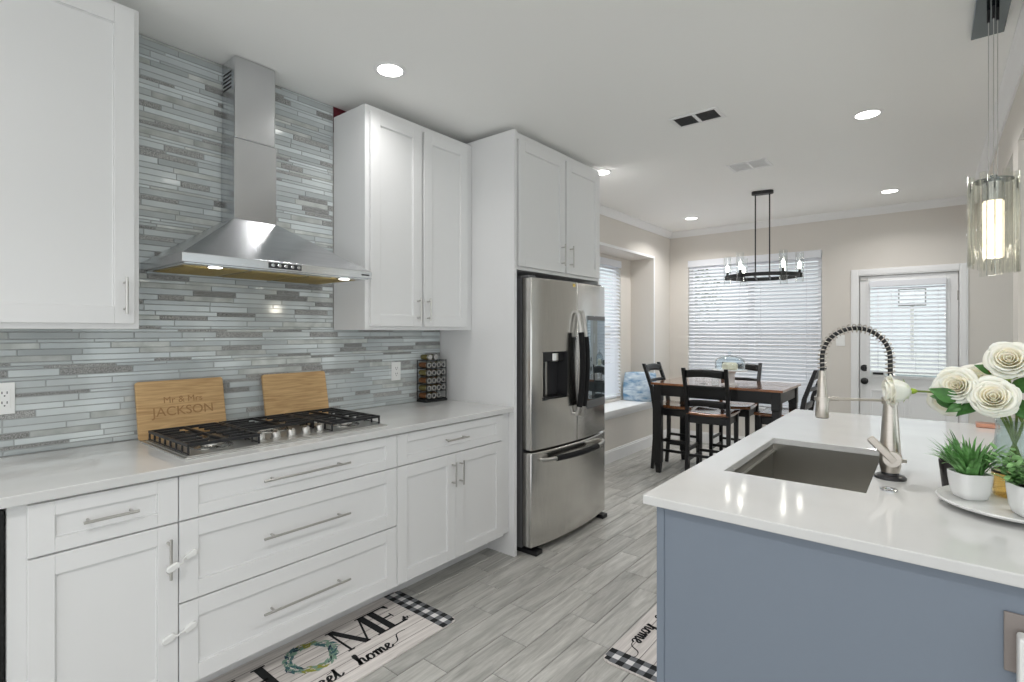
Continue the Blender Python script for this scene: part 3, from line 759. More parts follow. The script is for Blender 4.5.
# ================================================================= FRIDGE
FY0, FY1 = 2.540, 3.452
FX = .735
r = root('fridge', (.40, 2.996, 0), 'stainless steel french door fridge with black handle covers and a water dispenser', 'fridge')
MB().box(.04, .655, FY0+.004, FY1-.004, .03, 1.70).build('body', m_casegr, r, bevel=.004)
YM = 3.0; BUL = .042
def fx(y): u = (y-YM)/((FY1-FY0)/2); return FX+BUL*(1-u*u)
def dslab(name, y0, y1, z0, z1, parent, mat, x0=.664, n=14, hole=None, dx=0.0, bevel=.006):
    m = MB(); ys = [y0+(y1-y0)*i/n for i in range(n+1)]
    if hole:
        ys = sorted(set([round(v,4) for v in ys]+[hole[0],hole[1]]))
        ys = [v for k,v in enumerate(ys) if v in hole[:2] or all(abs(v-q) > .008 for q in hole[:2])]
    zs = [z0, z1] if not hole else [z0, hole[2], hole[3], z1]
    K = len(ys); Z = len(zs)
    vf = [(fx(y)+dx, y, z) for z in zs for y in ys]; vb = [(x0, y, z) for z in zs for y in ys]
    vs = vf+vb; o = K*Z; fs = []
    for b in range(Z-1):
        for a in range(K-1):
            inh = hole and b == 1 and ys[a] >= hole[0]-1e-6 and ys[a+1] <= hole[1]+1e-6
            q = (b*K+a, b*K+a+1, (b+1)*K+a+1, (b+1)*K+a)
            if not inh: fs.append(q)
            fs.append(tuple(o+i for i in reversed(q)))
    for a in range(K-1):
        fs.append((a, o+a, o+a+1, a+1)); t = (Z-1)*K; fs.append((t+a, t+a+1, o+t+a+1, o+t+a))
    for b in range(Z-1):
        fs.append((b*K, (b+1)*K, o+(b+1)*K, o+b*K)); e = K-1; fs.append((b*K+e, o+b*K+e, o+(b+1)*K+e, (b+1)*K+e))
    m.add(vs, fs); return m.build(name, mat, parent, bevel=bevel, smooth=True, angle=30)
H = (2.640, 2.885, .945, 1.245)
ld = dslab('left_door', FY0, 2.9975, .640, 1.705, r, m_fsteel, hole=H)
rd = dslab('right_door', 3.0025, FY1, .640, 1.705, r, m_fsteel)
fd = dslab('freezer_drawer', FY0, FY1, .045, .628, r, m_fsteel, n=24)
# dispenser recess
m = MB(); xb = .69
m.box(xb-.004, xb, H[0], H[1], H[2], H[3])
for a, b in ((H[0]-.004,H[0]),(H[1],H[1]+.004)): m.box(xb-.004, fx(a)-.002, a, b, H[2], H[3])
m.box(xb, .757, H[0], H[1], H[2]-.004, H[2]+.004).box(xb, .757, H[0], H[1], H[3]-.004, H[3])
dp = m.build('dispenser_recess', m_dark, ld)
m = MB(); m.box(xb, .750, H[0]+.002, H[1]-.002, H[3]-.062, H[3]-.005); m.build('dispenser_top', m_black, dp, bevel=.004)
m = MB(); m.lathe([(.034,0),(.034,-.045),(.028,-.052)], (.735, 2.775, H[3]-.012), 20); m.build('spout', m_nickel, dp, smooth=True)
m = MB(); m.box(.693, .702, 2.735, 2.755, H[2]+.012, H[3]-.06).box(.693,.704,2.655,2.70,H[2]+.03,H[2]+.075); m.build('paddle', m_nickel, dp, bevel=.002)
m = MB(); m.box(.70, .765, H[0]+.002, H[1]-.002, H[2]+.004, H[2]+.014)
m.build('drip_tray', m_black, dp, bevel=.002)
# dark glass panel of the right door
dslab('glass_panel', 3.130, 3.444, .835, 1.485, rd, m_scrgl, x0=.70, dx=.003, bevel=.002)
m = MB()
for z in (.838, 1.452): 
    dslab('panel_band', 3.131, 3.443, z, z+.030 if z > 1 else z+.055, rd, m_casegr, x0=.72, dx=.0042, bevel=.001)
MB().box(.7, fx(2.955)+.001, 2.945, 2.975, 1.672, 1.692).build('sticker', m_yel, ld)
# handles with cloth covers
def dhandle(y, parent, zc0, zc1):
    P = []; n = 24
    for i in range(n+1):
        t = i/n; z = .815+(1.512-.815)*t; b = sin(pi*t)**.6
        P.append((fx(y)+.012+.046*b, y, z))
    m = MB(); m.tube(P, .013, 12)
    for z in (.826, 1.501): m.cyl((fx(y)-.003, y, z), (fx(y)+.03, y, z), .012, n=12)
    h = m.build('handle', m_nickel, parent, smooth=True)
    Q = [p for p in P if zc0 <= p[2] <= zc1]
    MB().tube(Q, .0195, 12).build('handle_cover', m_fabric, h, smooth=True)
dhandle(2.974, ld, .868, 1.375); dhandle(3.030, rd, .868, 1.345)
P = []
for i in range(25):
    t = i/24; y = 2.615+(3.375-2.615)*t; P.append((fx(y)+.012+.05*sin(pi*t)**.45, y, .578))
m = MB(); m.tube(P, .013, 12)
for y in (2.625, 3.365): m.cyl((fx(y)-.003, y, .578), (fx(y)+.02, y, .578), .012, n=12)
h = m.build('handle', m_nickel, fd, smooth=True)
MB().tube([p for p in P if 2.68 <= p[1] <= 3.19], .0185, 12).build('handle_cover', m_fabric, h, smooth=True)
m = MB(); m.box(.60, .655, FY0+.004, FY0+.09, 1.70, 1.722).box(.655, .712, FY0+.012, FY0+.075, 1.7055, 1.722); m.build('hinge_cover', m_casegr, r, bevel=.004)
m = MB(); m.box(.60, .655, FY1-.09, FY1-.004, 1.70, 1.722).box(.655, .712, FY1-.075, FY1-.012, 1.7055, 1.722); m.build('hinge_cover', m_casegr, r, bevel=.004)
m = MB(); m.box(.10, .70, FY0+.03, FY1-.03, .012, .03); m.build('kick_grille', m_black, r)
for y in (FY0+.045, FY1-.045):
    MB().box(.60, .765, y-.035, y+.035, 0, .029).build('foot', m_black, r, bevel=.006)
# ================================================================= ISLAND
IX0, IX1, IY0, IY1 = 2.007, 3.10, 1.362, 3.452
bx0, bx1, by0, by1 = 2.036, 3.07, 1.395, 3.42
r = root('kitchen_island', (2.55, 2.4, 0), 'blue grey painted kitchen island under the white worktop with the sink', 'island')
m = MB()
m.box(bx0+.02, bx1-.02, by0+.02, by0+.04, .10, .887).box(bx0+.02, bx1-.02, by1-.04, by1-.02, .10, .887)
m.box(bx0+.02, bx0+.04, by0+.04, by1-.04, .10, .887).box(bx1-.04, bx1-.02, by0+.04, by1-.04, .10, .887).box(bx0+.07, bx1-.03, by0+.03, by1-.03, 0, .10)
m.build('carcass', m_isl, r)
m = MB(); m.box(bx0, bx1, by0, by0+.02, 0, .887); m.build('end_panel', m_isl, r, bevel=.002)
m = MB(); m.box(bx0, bx1, by1-.02, by1, 0, .887); m.build('end_panel', m_isl, r, bevel=.002)
m = MB(); m.box(bx0, bx0+.022, by0-.004, by0-.0002, 0, .887); m.build('corner_stile', m_isl, r, bevel=.0015)
n = 4; wd = (by1-by0-.06)/n
for i in range(n):
    a = by0+.03+wd*i+.002; b = a+wd-.004
    mm = MB(); shaker(mm, 0, a, b, .115, .872)
    mm.v = [(bx0+.02-x, y, z) for x,y,z in mm.v]
    dd = mm.build('door', m_isl, r, bevel=.0018)
    k = MB(); k.cyl((bx0-.032, b-.03, .66), (bx0-.032, b-.03, .80), .0058, n=10)
    for z in (.68,.78): k.cyl((bx0+.001, b-.03, z), (bx0-.032, b-.03, z), .0045, n=8)
    k.build('handle', m_nickel, dd, smooth=True)
# worktop with the sink cut-out
SX0, SX1, SY0, SY1 = 2.105, 2.492, 1.775, 2.455
T0, T1 = .888, .914
m = MB()
O = [(IX0,IY0),(IX1,IY0),(IX1,IY1),(IX0,IY1)]; I = [(SX0,SY0),(SX1,SY0),(SX1,SY1),(SX0,SY1)]
vs = [(x,y,T1) for x,y in O]+[(x,y,T1) for x,y in I]+[(x,y,T0) for x,y in O]+[(x,y,T0) for x,y in I]
fs = []
for i in range(4):
    j = (i+1) % 4
    fs += [(i,j,4+j,4+i),(8+j,8+i,12+i,12+j),(j,i,8+i,8+j),(4+i,4+j,12+j,12+i)]
m.add(vs, fs)
tag(m.build('island_worktop', m_quartz, bevel=.003), 'white quartz worktop of the blue grey island, with the sink cut into it', 'worktop')
# undermount sink
r = root('kitchen_sink', (2.3, 2.115, .70), 'rectangular stainless steel undermount sink in the island worktop', 'sink')
m = MB(); e = .012; b0 = .675; q = .02
a0, a1, c0, c1 = SX0-.002, SX1+.002, SY0-.002, SY1+.002
m.box(a0-q, a0, c0-q, c1+q, b0, .8872).box(a1, a1+q, c0-q, c1+q, b0, .8872).box(a0, a1, c0-q, c0, b0, .8872).box(a0, a1, c1, c1+q, b0, .8872)
m.box(a0-q, a1+q, c0-q, c1+q, b0-.012, b0)
m.build('basin', m_sinkst, r)
m = MB(); m.lathe([(.056,.0),(.056,.003),(.044,.004),(.040,-.004),(.006,-.004)], (2.30, 2.20, b0+.001), 28); m.build('drain', m_chrome, r, smooth=True)
for q0, q1 in ((a0+.0005, a0+.012), (a1-.012, a1-.0005)): MB().box(q0, q1, c0, c1, .855, .862).build('ledge', m_sinkst, r)

# spring faucet
FB = Vector((2.536, 2.004, .914)); SP = Vector((2.363, 1.927, 0))
dv = Vector((SP.x-FB.x, SP.y-FB.y, 0)); L = dv.length; dv.normalize(); sd = Vector((-dv.y, dv.x, 0))
r = root('kitchen_faucet', FB, 'tall brushed nickel spring faucet with a pull-down spray head over the sink', 'faucet')
m = MB(); m.lathe([(.042,.0003),(.042,.006),(.036,.011),(.024,.013),(.022,.024),(.019,.026)], FB, 32); m.build('base_plate', m_dark, r, smooth=True)
m = MB(); m.lathe([(.024,.020),(.0285,.04),(.0275,.09),(.023,.16),(.0185,.225),(.0165,.245),(.013,.262),(.010,.264)], FB, 32); m.build('body', m_faucet, r, smooth=True)
# lever handle on the camera side
hv = Vector((.02, -.99, 0)).normalized()
hub = FB+Vector((.006,-.002,.066))
m = MB(); m.cyl(hub-hv*.01, hub+hv*.036, .0245, .0235, 28); lv = m.build('lever_hub', m_faucet, r, smooth=True)
ld_ = Vector((-.66, -.08, .70)).normalized()
p0 = hub+hv*.030; m = MB(); m.bar(p0-ld_*.012, p0+ld_*.084, .025, .014, up=hv, w1=.022, d1=.011); m.build('lever', m_faucet, lv, bevel=.004)
m = MB(); p = FB+Vector((0,0,.055)); m.cyl(p-dv*.02, p-dv*.043, .006, n=12); m.build('side_knob', m_faucet, r, smooth=True)
# neck: hose arc, spring coil, sprayer, holding arm
za = 1.214; top = 1.382; R2 = L/2
path = [FB+Vector((0,0,.25)), Vector((FB.x,FB.y,za+.06))]
cz_ = top-R2*1.0
for i in range(0, 33):
    a = pi*i/32; path.append(Vector((FB.x,FB.y,0))+dv*(R2-R2*cos(a))+Vector((0,0,cz_+R2*sin(a))))
path.append(Vector((SP.x,SP.y,1.245)))
m = MB(); m.tube(path, .0066, 10); m.build('hose', m_black, r, smooth=True)
# arc length sampling for the coil
P = path; cum = [0]
for i in range(1, len(P)): cum.append(cum[-1]+(P[i]-P[i-1]).length)
def at(sv):
    for i in range(1, len(P)):
        if sv <= cum[i] or i == len(P)-1:
            t = (sv-cum[i-1])/max(1e-9, cum[i]-cum[i-1]); return P[i-1].lerp(P[i], t), (P[i]-P[i-1]).normalized()
turns = 34; q = []
for i in range(turns*10+1):
    sv = cum[-1]*i/(turns*10); c, tg = at(sv); a = 2*pi*i/10
    nn = sd; bb = tg.cross(nn).normalized(); q.append(c+0.0128*(cos(a)*nn+sin(a)*bb))
m = MB(); m.tube(q, .0015, 5); m.build('spring', m_faucet, r, smooth=True)
m = MB(); m.lathe([(.0180,.0),(.0200,.004),(.0190,.035),(.0142,.095),(.0122,.124),(.0105,.127),(.0098,.150)], (SP.x,SP.y,1.096), 28); sp = m.build('spray_head', m_faucet, r, smooth=True)
m = MB(); m.lathe([(.0175,-.001),(.0175,.001)], (SP.x,SP.y,1.0955), 20); m.build('spray_face', m_black, sp)
m = MB(); A = Vector((FB.x,FB.y,1.156)); B = Vector((SP.x,SP.y,1.156)); m.cyl(A+dv*.012, B-dv*.012, .0042, n=12)
m.lathe([(.0225,-.010),(.0225,.010)], A, 24).lathe([(.0225,-.006),(.0225,.006)], B, 24); m.cyl(B-dv*.046, B-dv*.018, .0066, n=12); m.build('holder_arm', m_faucet, r, smooth=True)
# disposal button ring
m = MB(); m.lathe([(.0215,.0003),(.0215,.004),(.018,.006),(.013,.006),(.012,.003),(.002,.003)], (2.541,1.845,.914), 28)
tag(m.build('air_switch', m_chrome, smooth=True), 'flat round chrome disposal button on the island worktop in front of the faucet', 'button')
# outlet on the island end
r = root('island_outlet', (2.805, by0, .77), 'taupe outlet plate on the blue grey end of the island, at the lower right edge', 'outlet')
MB().box(2.747, 2.862, by0-.006, by0-.0002, .712, .827).build('plate', m_taupe, r, bevel=.002)
m = MB()
m.box(2.788, 2.846, by0-.008, by0-.006, .738, .802)
m.build('insert', m_white, r, bevel=.001)
r = root('plug_adapter', (2.78, by0-.02, .74), 'white plug-in adapter in the taupe outlet on the island end', 'adapter')
m = MB(); m.box(2.764, 2.806, by0-.045, by0-.0082, .69, .798); m.build('case', m_white, r, bevel=.006)
m = MB(); m.box(2.790,2.7915,by0-.0083,by0-.0062,.76,.768).box(2.798,2.7995,by0-.0083,by0-.0062,.76,.768); m.build('prong', m_nickel, r)

# ---- tray, plants, vase
TC = Vector((2.808, 1.823, .914))
m = MB(); m.lathe([(.05,.0003),(.06,.006),(.135,.010),(.160,.017),(.163,.022),(.160,.025),(.152,.0205),(.145,.0185),(.002,.0185)], TC, 56)
tag(m.build('round_tray', m_marble, smooth=True, angle=60), 'round white marble tray on the island carrying the potted plants and vase', 'tray')
TZ = .914+.0187
def blade(mb, base, az, lean, L, w, fold=.25, n=6, curl=.9):
    """pointed leaf blade arching outwards"""
    d = Vector((cos(az), sin(az), 0)); s = Vector((-sin(az), cos(az), 0)); vs = []
    for i in range(n+1):
        t = i/n; a = lean+curl*t*t; 
        if i == 0: p = Vector(base)
        else: p = p+(d*sin(a)+Vector((0,0,cos(a))))*(L/n)
        ww = w*(sin(pi*min(1,.18+.82*t)**.8)+.02)*.5
        up = Vector((0,0,1))*sin(a)-d*cos(a)
        vs += [p+s*ww+up*ww*fold, p, p-s*ww+up*ww*fold]
    fs = []
    for i in range(n):
        for k in (0,1): fs.append((i*3+k, i*3+k+1, i*3+k+4, i*3+k+3))
    mb.add(vs, fs)
def square_pot(c, hb, ht, h, rz, mat, parent, z=None):
    m = MB(); N_ = 32; rings = []
    prof = [(hb*.86,0),(hb,.004),(hb*1.13+.0,.3*h),(ht*.97,.72*h),(ht,h),(ht-.004,h),(ht-.006,h-.012)]
    def sq(a, s):  # superellipse
        ca, sa = cos(a), sin(a); k = (abs(ca)**5+abs(sa)**5)**(-1/5); return (s*k*ca, s*k*sa)
    vs = []
    for s_, zz in prof:
        for j in range(N_):
            u, v = sq(2*pi*j/N_, s_); vs.append((c[0]+u*cos(rz)-v*sin(rz), c[1]+u*sin(rz)+v*cos(rz), c[2]+zz))
    fs = [tuple(range(N_-1,-1,-1))]
    for i in range(len(prof)-1):
        for j in range(N_): fs.append((i*N_+j, i*N_+(j+1) % N_, (i+1)*N_+(j+1) % N_, (i+1)*N_+j))
    fs.append(tuple((len(prof)-1)*N_+j for j in range(N_)))
    m.add(vs, fs); return m.build('pot', mat, parent, smooth=True, angle=55)
rp = random.Random(5)
PC = Vector((2.715, 1.826, TZ))
r = root('potted_plant', PC, 'grassy green plant in a square white pot on the front left of the tray', 'plant', 'potted plants on the tray')
square_pot(PC, .030, .0385, .068, radians(33), m_porc, r)
m = MB(); m.lathe([(.030,.0),(.026,.004),(.001,.006)], PC+Vector((0,0,.058)), 16); m.build('soil', m_soil, r)
m = MB()
for i in range(170):
    a = rp.uniform(0,2*pi); q = .026*math.sqrt(rp.random()); le = rp.uniform(.10,.9)
    blade(m, PC+Vector((q*cos(a), q*sin(a), .062)), a+rp.uniform(-.4,.4), le*.9, rp.uniform(.070,.122)*(1-.15*le), rp.uniform(.0065,.0105), .3, 6, rp.uniform(.2,1.0))
m.build('foliage', m_grass, r, smooth=True)
PC = Vector((2.826, 1.738, TZ))
r = root('potted_plant', PC, 'leafy green herb plant in a square white pot at the right edge of the photo', 'plant', 'potted plants on the tray')
square_pot(PC, .034, .043, .074, radians(20), m_porc, r)
m = MB(); m.lathe([(.038,.0),(.03,.004),(.001,.006)], PC+Vector((0,0,.062)), 16); m.build('soil', m_soil, r)
m = MB()
for i in range(70):
    a = rp.uniform(0,2*pi); q = .030*math.sqrt(rp.random()); h = rp.uniform(.02,.085); out = rp.uniform(.1,.8)
    b = PC+Vector((q*cos(a), q*sin(a), .062)); tip = b+Vector((cos(a)*out*.07, sin(a)*out*.07, h))
    for k in range(6):
        p = b.lerp(tip, .3+.7*k/5); blade(m, p, a+k*2.4, rp.uniform(.7,1.4), rp.uniform(.018,.030), rp.uniform(.010,.015), .25, 4, .5)
m.build('foliage', m_herb, r, smooth=True)
PC = Vector((2.688, 1.990, .9142))
r = root('potted_plant', PC, 'small green plant in a dark pot standing behind the tray', 'plant', 'potted plants on the tray')
m = MB(); m.lathe([(.026,0),(.028,.002),(.036,.075),(.036,.082),(.033,.082),(.031,.072)], PC, 28); m.build('pot', m_blackc, r, smooth=True)
m = MB(); m.lathe([(.030,.0),(.02,.004),(.001,.006)], PC+Vector((0,0,.068)), 16); m.build('soil', m_soil, r)
m = MB()
for i in range(40):
    a = rp.uniform(0,2*pi); q = .02*math.sqrt(rp.random())
    blade(m, PC+Vector((q*cos(a), q*sin(a), .070)), a, rp.uniform(.1,.8), rp.uniform(.04,.07), rp.uniform(.007,.011), .3, 5, .6)
m.build('foliage', m_grass, r, smooth=True)
# vase
VC = Vector((2.806, 1.908, TZ))
r = root('glass_vase', VC, 'tall glass vase with an amber foot holding the white roses, behind the plants', 'vase')
pr = [(.042,.068),(.041,.10),(.037,.15),(.034,.185),(.036,.205)]
m = MB(); m.lathe(pr, VC, 32, capb=False, capt=False); m.build('glass_body', m_vase, r, smooth=True, solid=.003)
m = MB(); m.lathe([(.036,.0003),(.040,.004),(.043,.03),(.043,.064)], VC, 32, capt=False); m.build('amber_foot', m_amber, r, smooth=True, solid=.003)
m = MB(); m.lathe([(.0445,.0635),(.0445,.069),(.0435,.0695),(.0435,.063)], VC, 32, capb=False, capt=False); m.build('dark_ring', m_blackc, r)

# ---- roses
def basis(ax):
    ax = Vector(ax).normalized(); u = Vector((0,0,1)) if abs(ax.z) < .9 else Vector((1,0,0))
    u = (u-ax*u.dot(ax)).normalized(); return u, ax.cross(u), ax
def petal(mb, C, B, phi, w, r0, r1, h0, h1, curl, th=.0, rnd=None):
    u, v, a = B; nu, nv = 8, 7
    k1 = rnd.uniform(-.06,.06); k2 = rnd.uniform(.9,1.1)
    def fn(s, t):
        sg = 2*s-1; edge = (1-.22*abs(sg)**4)
        tt = t*edge
        ang = phi+sg*w*(.45+.55*math.sqrt(max(0,sin(pi*.5*min(1,t*1.5)))))
        rr = r0+(r1-r0)*sin(min(1,tt*1.05)*pi/2)**.8
        hh = h0+(h1-h0)*tt**1.15
        if tt > .72:
            q = (tt-.72)/.28; rr += curl*q*q*(1+.3*sin(3*sg+k1*20)); hh -= curl*.55*q*q
        rr *= .5+.5*k2; rr += .0006*sin(5*sg+phi)
        return C+a*hh+(cos(ang)*u+sin(ang)*v)*rr
    mb.grid(fn, nu, nv)
def rose(name, C, ax, R, label, stem, bud=False, leaves=(), grp='white roses in the vase', seed=1):
    rd_ = random.Random(seed); C = Vector(C); B = basis(ax); a = B[2]
    o = root(name, C, label, 'flower', grp)
    inn = MB(); out = MB()
    if bud: spec = [(.10,.16,.9,.05,2),(.22,.3,.98,.05,3),(.36,.46,1.0,.08,4),(.5,.6,.95,.18,5),(.58,.78,.82,.3,5)]
    else:   spec = [(.05,.11,.54,.02,2),(.10,.21,.60,.03,3),(.18,.33,.64,.05,3),(.27,.46,.65,.08,4),(.36,.59,.60,.12,4),(.44,.73,.50,.17,5),(.50,.86,.36,.20,5),(.52,.90,.22,.18,5)]
    ph = rd_.uniform(0,6)
    for i, (q0,q1,h,cu,n) in enumerate(spec):
        for k in range(n):
            p = ph+2*pi*k/n+i*1.1+rd_.uniform(-.12,.12)
            petal(inn if i < (2 if bud else 4) else out, C-a*R*.35, B, p, (pi/n)*1.45, R*q0*.5, R*q1*rd_.uniform(.95,1.05), -.05*R, R*h*rd_.uniform(.95,1.05)+.3*R*(1 if bud else .55), R*cu, rnd=rd_)
    inn.build('heart_petals', m_petal2 if not bud else m_petal, o, smooth=True, solid=.0007)
    out.build('outer_petals', m_petal, o, smooth=True, solid=.0007)
    base_ = C-a*R*.42
    m = MB(); m.lathe([(.003,-.018),(.0075,-.010),(.009,0),(.007,.006)], base_, 12, a)
    for k in range(5):
        p = 2*pi*k/5+.3; d = cos(p)*B[0]+sin(p)*B[1]; s_ = a.cross(d)
        pts = [(0,.0045),(.012,.006),(.026,.004),(.04,.0006)]; vs = []
        for t, w_ in pts:
            c = base_+d*(.007+t*.75)+a*(.002+t*.45-(t*14)**2*.02); vs += [c+s_*w_, c-s_*w_]
        m.add(vs, [(i*2,i*2+1,i*2+3,i*2+2) for i in range(3)])
    m.build('sepals', m_leafy, o, smooth=True)
    pts = [base_-a*.012]+[Vector(p) for p in stem]
    # smooth path
    Q = []
    for i in range(len(pts)-1):
        p0, p1, p2, p3 = pts[max(0,i-1)], pts[i], pts[i+1], pts[min(len(pts)-1,i+2)]
        for k in range(6):
            t = k/6; Q.append(.5*((2*p1)+(p2-p0)*t+(2*p0-5*p1+4*p2-p3)*t*t+(3*p1-p0-3*p2+p3)*t**3))
    Q.append(pts[-1])
    MB().tube(Q, .0030, 8).build('stem', m_stem, o, smooth=True)
    for (b, d, nrm, L_) in leaves:
        leaf(o, Vector(b), d, nrm, L_)
    return o
def leaf(o, b, d, nrm, L_, mat=None):
    d = Vector(d).normalized(); nv = Vector(nrm); nv = (nv-d*nv.dot(d)).normalized(); s_ = d.cross(nv)
    def fn(u, t):
        sg = 2*u-1; w_ = L_*.30*sin(pi*min(1,(t*.96+.04))**.75)
        return b+d*(L_*t)+s_*sg*w_+nv*(L_*(.10*sin(pi*t)+.10*abs(sg)*(w_/(L_*.3))-.12*t*t+.012*sin(9*t)*abs(sg)))
    m = MB(); m.grid(fn, 8, 10)
    m.tube([b+d*L_*t+nv*L_*(.10*sin(pi*t)-.12*t*t-.006) for t in (0,.25,.5,.75,.95)], [.0012,.0011,.0009,.0007,.0003], 5)
    m.build('leaf', mat or m_leaf, o, smooth=True, solid=.0006)
V = lambda dx,dy,z: (VC.x+dx, VC.y+dy, z)
mouth = lambda k: V(.020*cos(k), .020*sin(k), 1.132); foot = lambda k: V(-.022*cos(k), -.022*sin(k), 1.012)
rose('white_rose', (2.570,1.874,1.200), (-.92,-.30,-.02), .047, 'white rose bud turned sideways, leftmost flower, just beside the faucet', [(2.655,1.89,1.198),(2.74,1.90,1.175), mouth(2.8), foot(2.8)], bud=True, seed=3,
     leaves=[((2.652,1.885,1.196),(.55,-.25,-.55),(-.3,-1,.3),.062), ((2.66,1.888,1.199),(-.05,0,1),(0,-1,.1),.030)])
rose('white_rose', (2.690,1.860,1.224), (-.22,-.95,.22), .048, 'open white rose in the middle of the bouquet, directly right of the sideways bud', [(2.715,1.91,1.20),(2.76,1.92,1.17), mouth(2.2), foot(2.2)], seed=4,
     leaves=[((2.700,1.885,1.175),(-.9,-.25,.25),(-.1,-1,.5),.070), ((2.690,1.850,1.186),(-.85,-.12,.40),(-.1,-1,.25),.066), ((2.700,1.850,1.172),(-.62,-.2,-.35),(-.1,-1,.3),.040)])
rose('white_rose', (2.762,1.835,1.200), (-.10,-.92,.38), .050, 'large open white rose lowest at the right, just above the vase mouth', [(2.785,1.885,1.165), mouth(4.4), foot(4.4)], seed=6,
     leaves=[((2.735,1.865,1.172),(-.75,-.3,-.42),(-.2,-.8,.7),.058)])
rose('white_rose', (2.797,1.900,1.297), (-.12,-.90,.35), .049, 'topmost open white rose, highest flower at the right edge', [(2.80,1.935,1.24),(2.808,1.925,1.18), mouth(1.2), foot(1.2)], seed=8,
     leaves=[((2.806,1.925,1.235),(.6,-.3,-.25),(0,-1,.4),.075), ((2.808,1.92,1.19),(.35,-.5,-.75),(-.2,-1,.1),.065)])
rose('white_rose', (2.668,1.945,1.172), (-.30,-.80,-.35), .043, 'drooping white rose half hidden below the middle rose', [(2.70,1.98,1.19),(2.76,1.96,1.17), mouth(3.4), foot(3.4)], seed=9)
rose('white_rose', (2.738,1.945,1.240), (.05,-.85,.45), .043, 'white rose tucked behind the middle rose, only its rim showing', [(2.75,1.975,1.20),(2.785,1.945,1.165), mouth(.4), foot(.4)], seed=12)
o = root('orange_bud', (2.768,1.925,1.268), 'tiny orange flower bud between the topmost and the middle white roses', 'flower')
m = MB(); m.lathe([(.002,-.014),(.008,-.008),(.012,0),(.009,.010),(.003,.016)], (2.768,1.925,1.268), 12, (-.2,-.8,.3)); m.build('bud', m_orange, o, smooth=True)
MB().tube([(2.770,1.935,1.262),(2.785,1.945,1.22),mouth(5.6),foot(5.6)], .0022, 8).build('stem', m_stem, o, smooth=True)
leaf(o, Vector((2.768,1.930,1.258)), (-.8,-.2,.45), (0,-1,.4), .045); leaf(o, Vector((2.772,1.935,1.245)), (.8,-.2,.1), (0,-1,.4), .045, m_leafy)
tag(MB().box(2.80, 2.885, 3.33, 3.40, .9142, .934).build('coaster_stack', m_copper, bevel=.003), 'small copper coloured block at the far end of the island worktop, left of the vase', 'coaster')

# ================================================================= CEILING FIXTURES
LX = [(.587,1.593,'above the gas cooktop'), (.587,3.673,'just past the cabinet over the fridge'), (.537,5.79,'in the far left corner over the dining room'), (2.342,3.673,'over the far end of the island'), (2.335,5.80,'before the back door'), (2.342,1.593,'above the near end of the island'), (.587,-.5,'added out of view on the cabinet side'), (2.342,-.5,'added out of view over the aisle')]  # last two continue the grid out of view, added for their light
dl = None
for i, (x, y, w_) in enumerate(LX):
    o = root('recessed_light', (x, y, CEIL), 'round white recessed ceiling light ' + w_, 'ceiling light', 'recessed ceiling lights')
    MB().lathe([(.078,-.0003),(.078,-.003),(.066,-.006),(.060,-.004),(.060,-.0003)], (x,y,CEIL), 36).build('trim_ring', m_trim, o, smooth=True)
    MB().lathe([(.0595,-.0032),(.0595,-.0046)], (x,y,CEIL), 36).build('diffuser', m_led, o)
    la = bpy.data.lights.new('downlight', 'AREA'); la.shape = 'DISK'; la.size = .13; la.energy = LAMP_W*((.8 if y < 0 else .52 if y < 2 else 1.1 if y < 5 else 2.3) if x < 1 else 3.6 if y < 0 else 1.3); la.spread = radians(140); la.color = (1,.985,.97)
    lo = bpy.data.objects.new('downlight', la); COL.objects.link(lo); lo.parent = o; lo.location = (0,0,-.012)
def vent(x0, x1, y0, y1, label, dark):
    r = root('ceiling_vent', ((x0+x1)/2, (y0+y1)/2, CEIL), label, 'ceiling vent', 'ceiling vents')
    xm = (x0+x1)/2; m = MB(); t = .022
    m.box(x0-t, x1+t, y0-t, y0, CEIL-.006, CEIL-.0003).box(x0-t, x1+t, y1, y1+t, CEIL-.006, CEIL-.0003).box(x0-t, x0, y0, y1, CEIL-.006, CEIL-.0003).box(x1, x1+t, y0, y1, CEIL-.006, CEIL-.0003).box(xm-.010, xm+.010, y0, y1, CEIL-.006, CEIL-.0003)
    m.build('frame', m_trim, r, bevel=.002)
    MB().box(x0, x1, y0, y1, CEIL-.0015, CEIL-.0003).build('duct', m_casegr if dark else m_trim, r)
    m = MB()
    for a, b in ((x0, xm-.010), (xm+.010, x1)):
        n = 7
        for i in range(n):
            y = y0+(y1-y0)*(i+.5)/n; m.obox(((a+b)/2, y, CEIL-.0045), ((b-a)/2-.002,0,0), (0,.0052,.0022 if dark else .0008), (0,-.0003,.0005))
    m.build('louvre', m_casegr if dark else m_trim, r)
vent(1.428, 1.668, 3.03, 3.165, 'white framed ceiling vent with dark louvres in the middle of the kitchen ceiling', True)
vent(1.43, 1.67, 4.14, 4.32, 'white ceiling vent nearer the dining room chandelier', False)

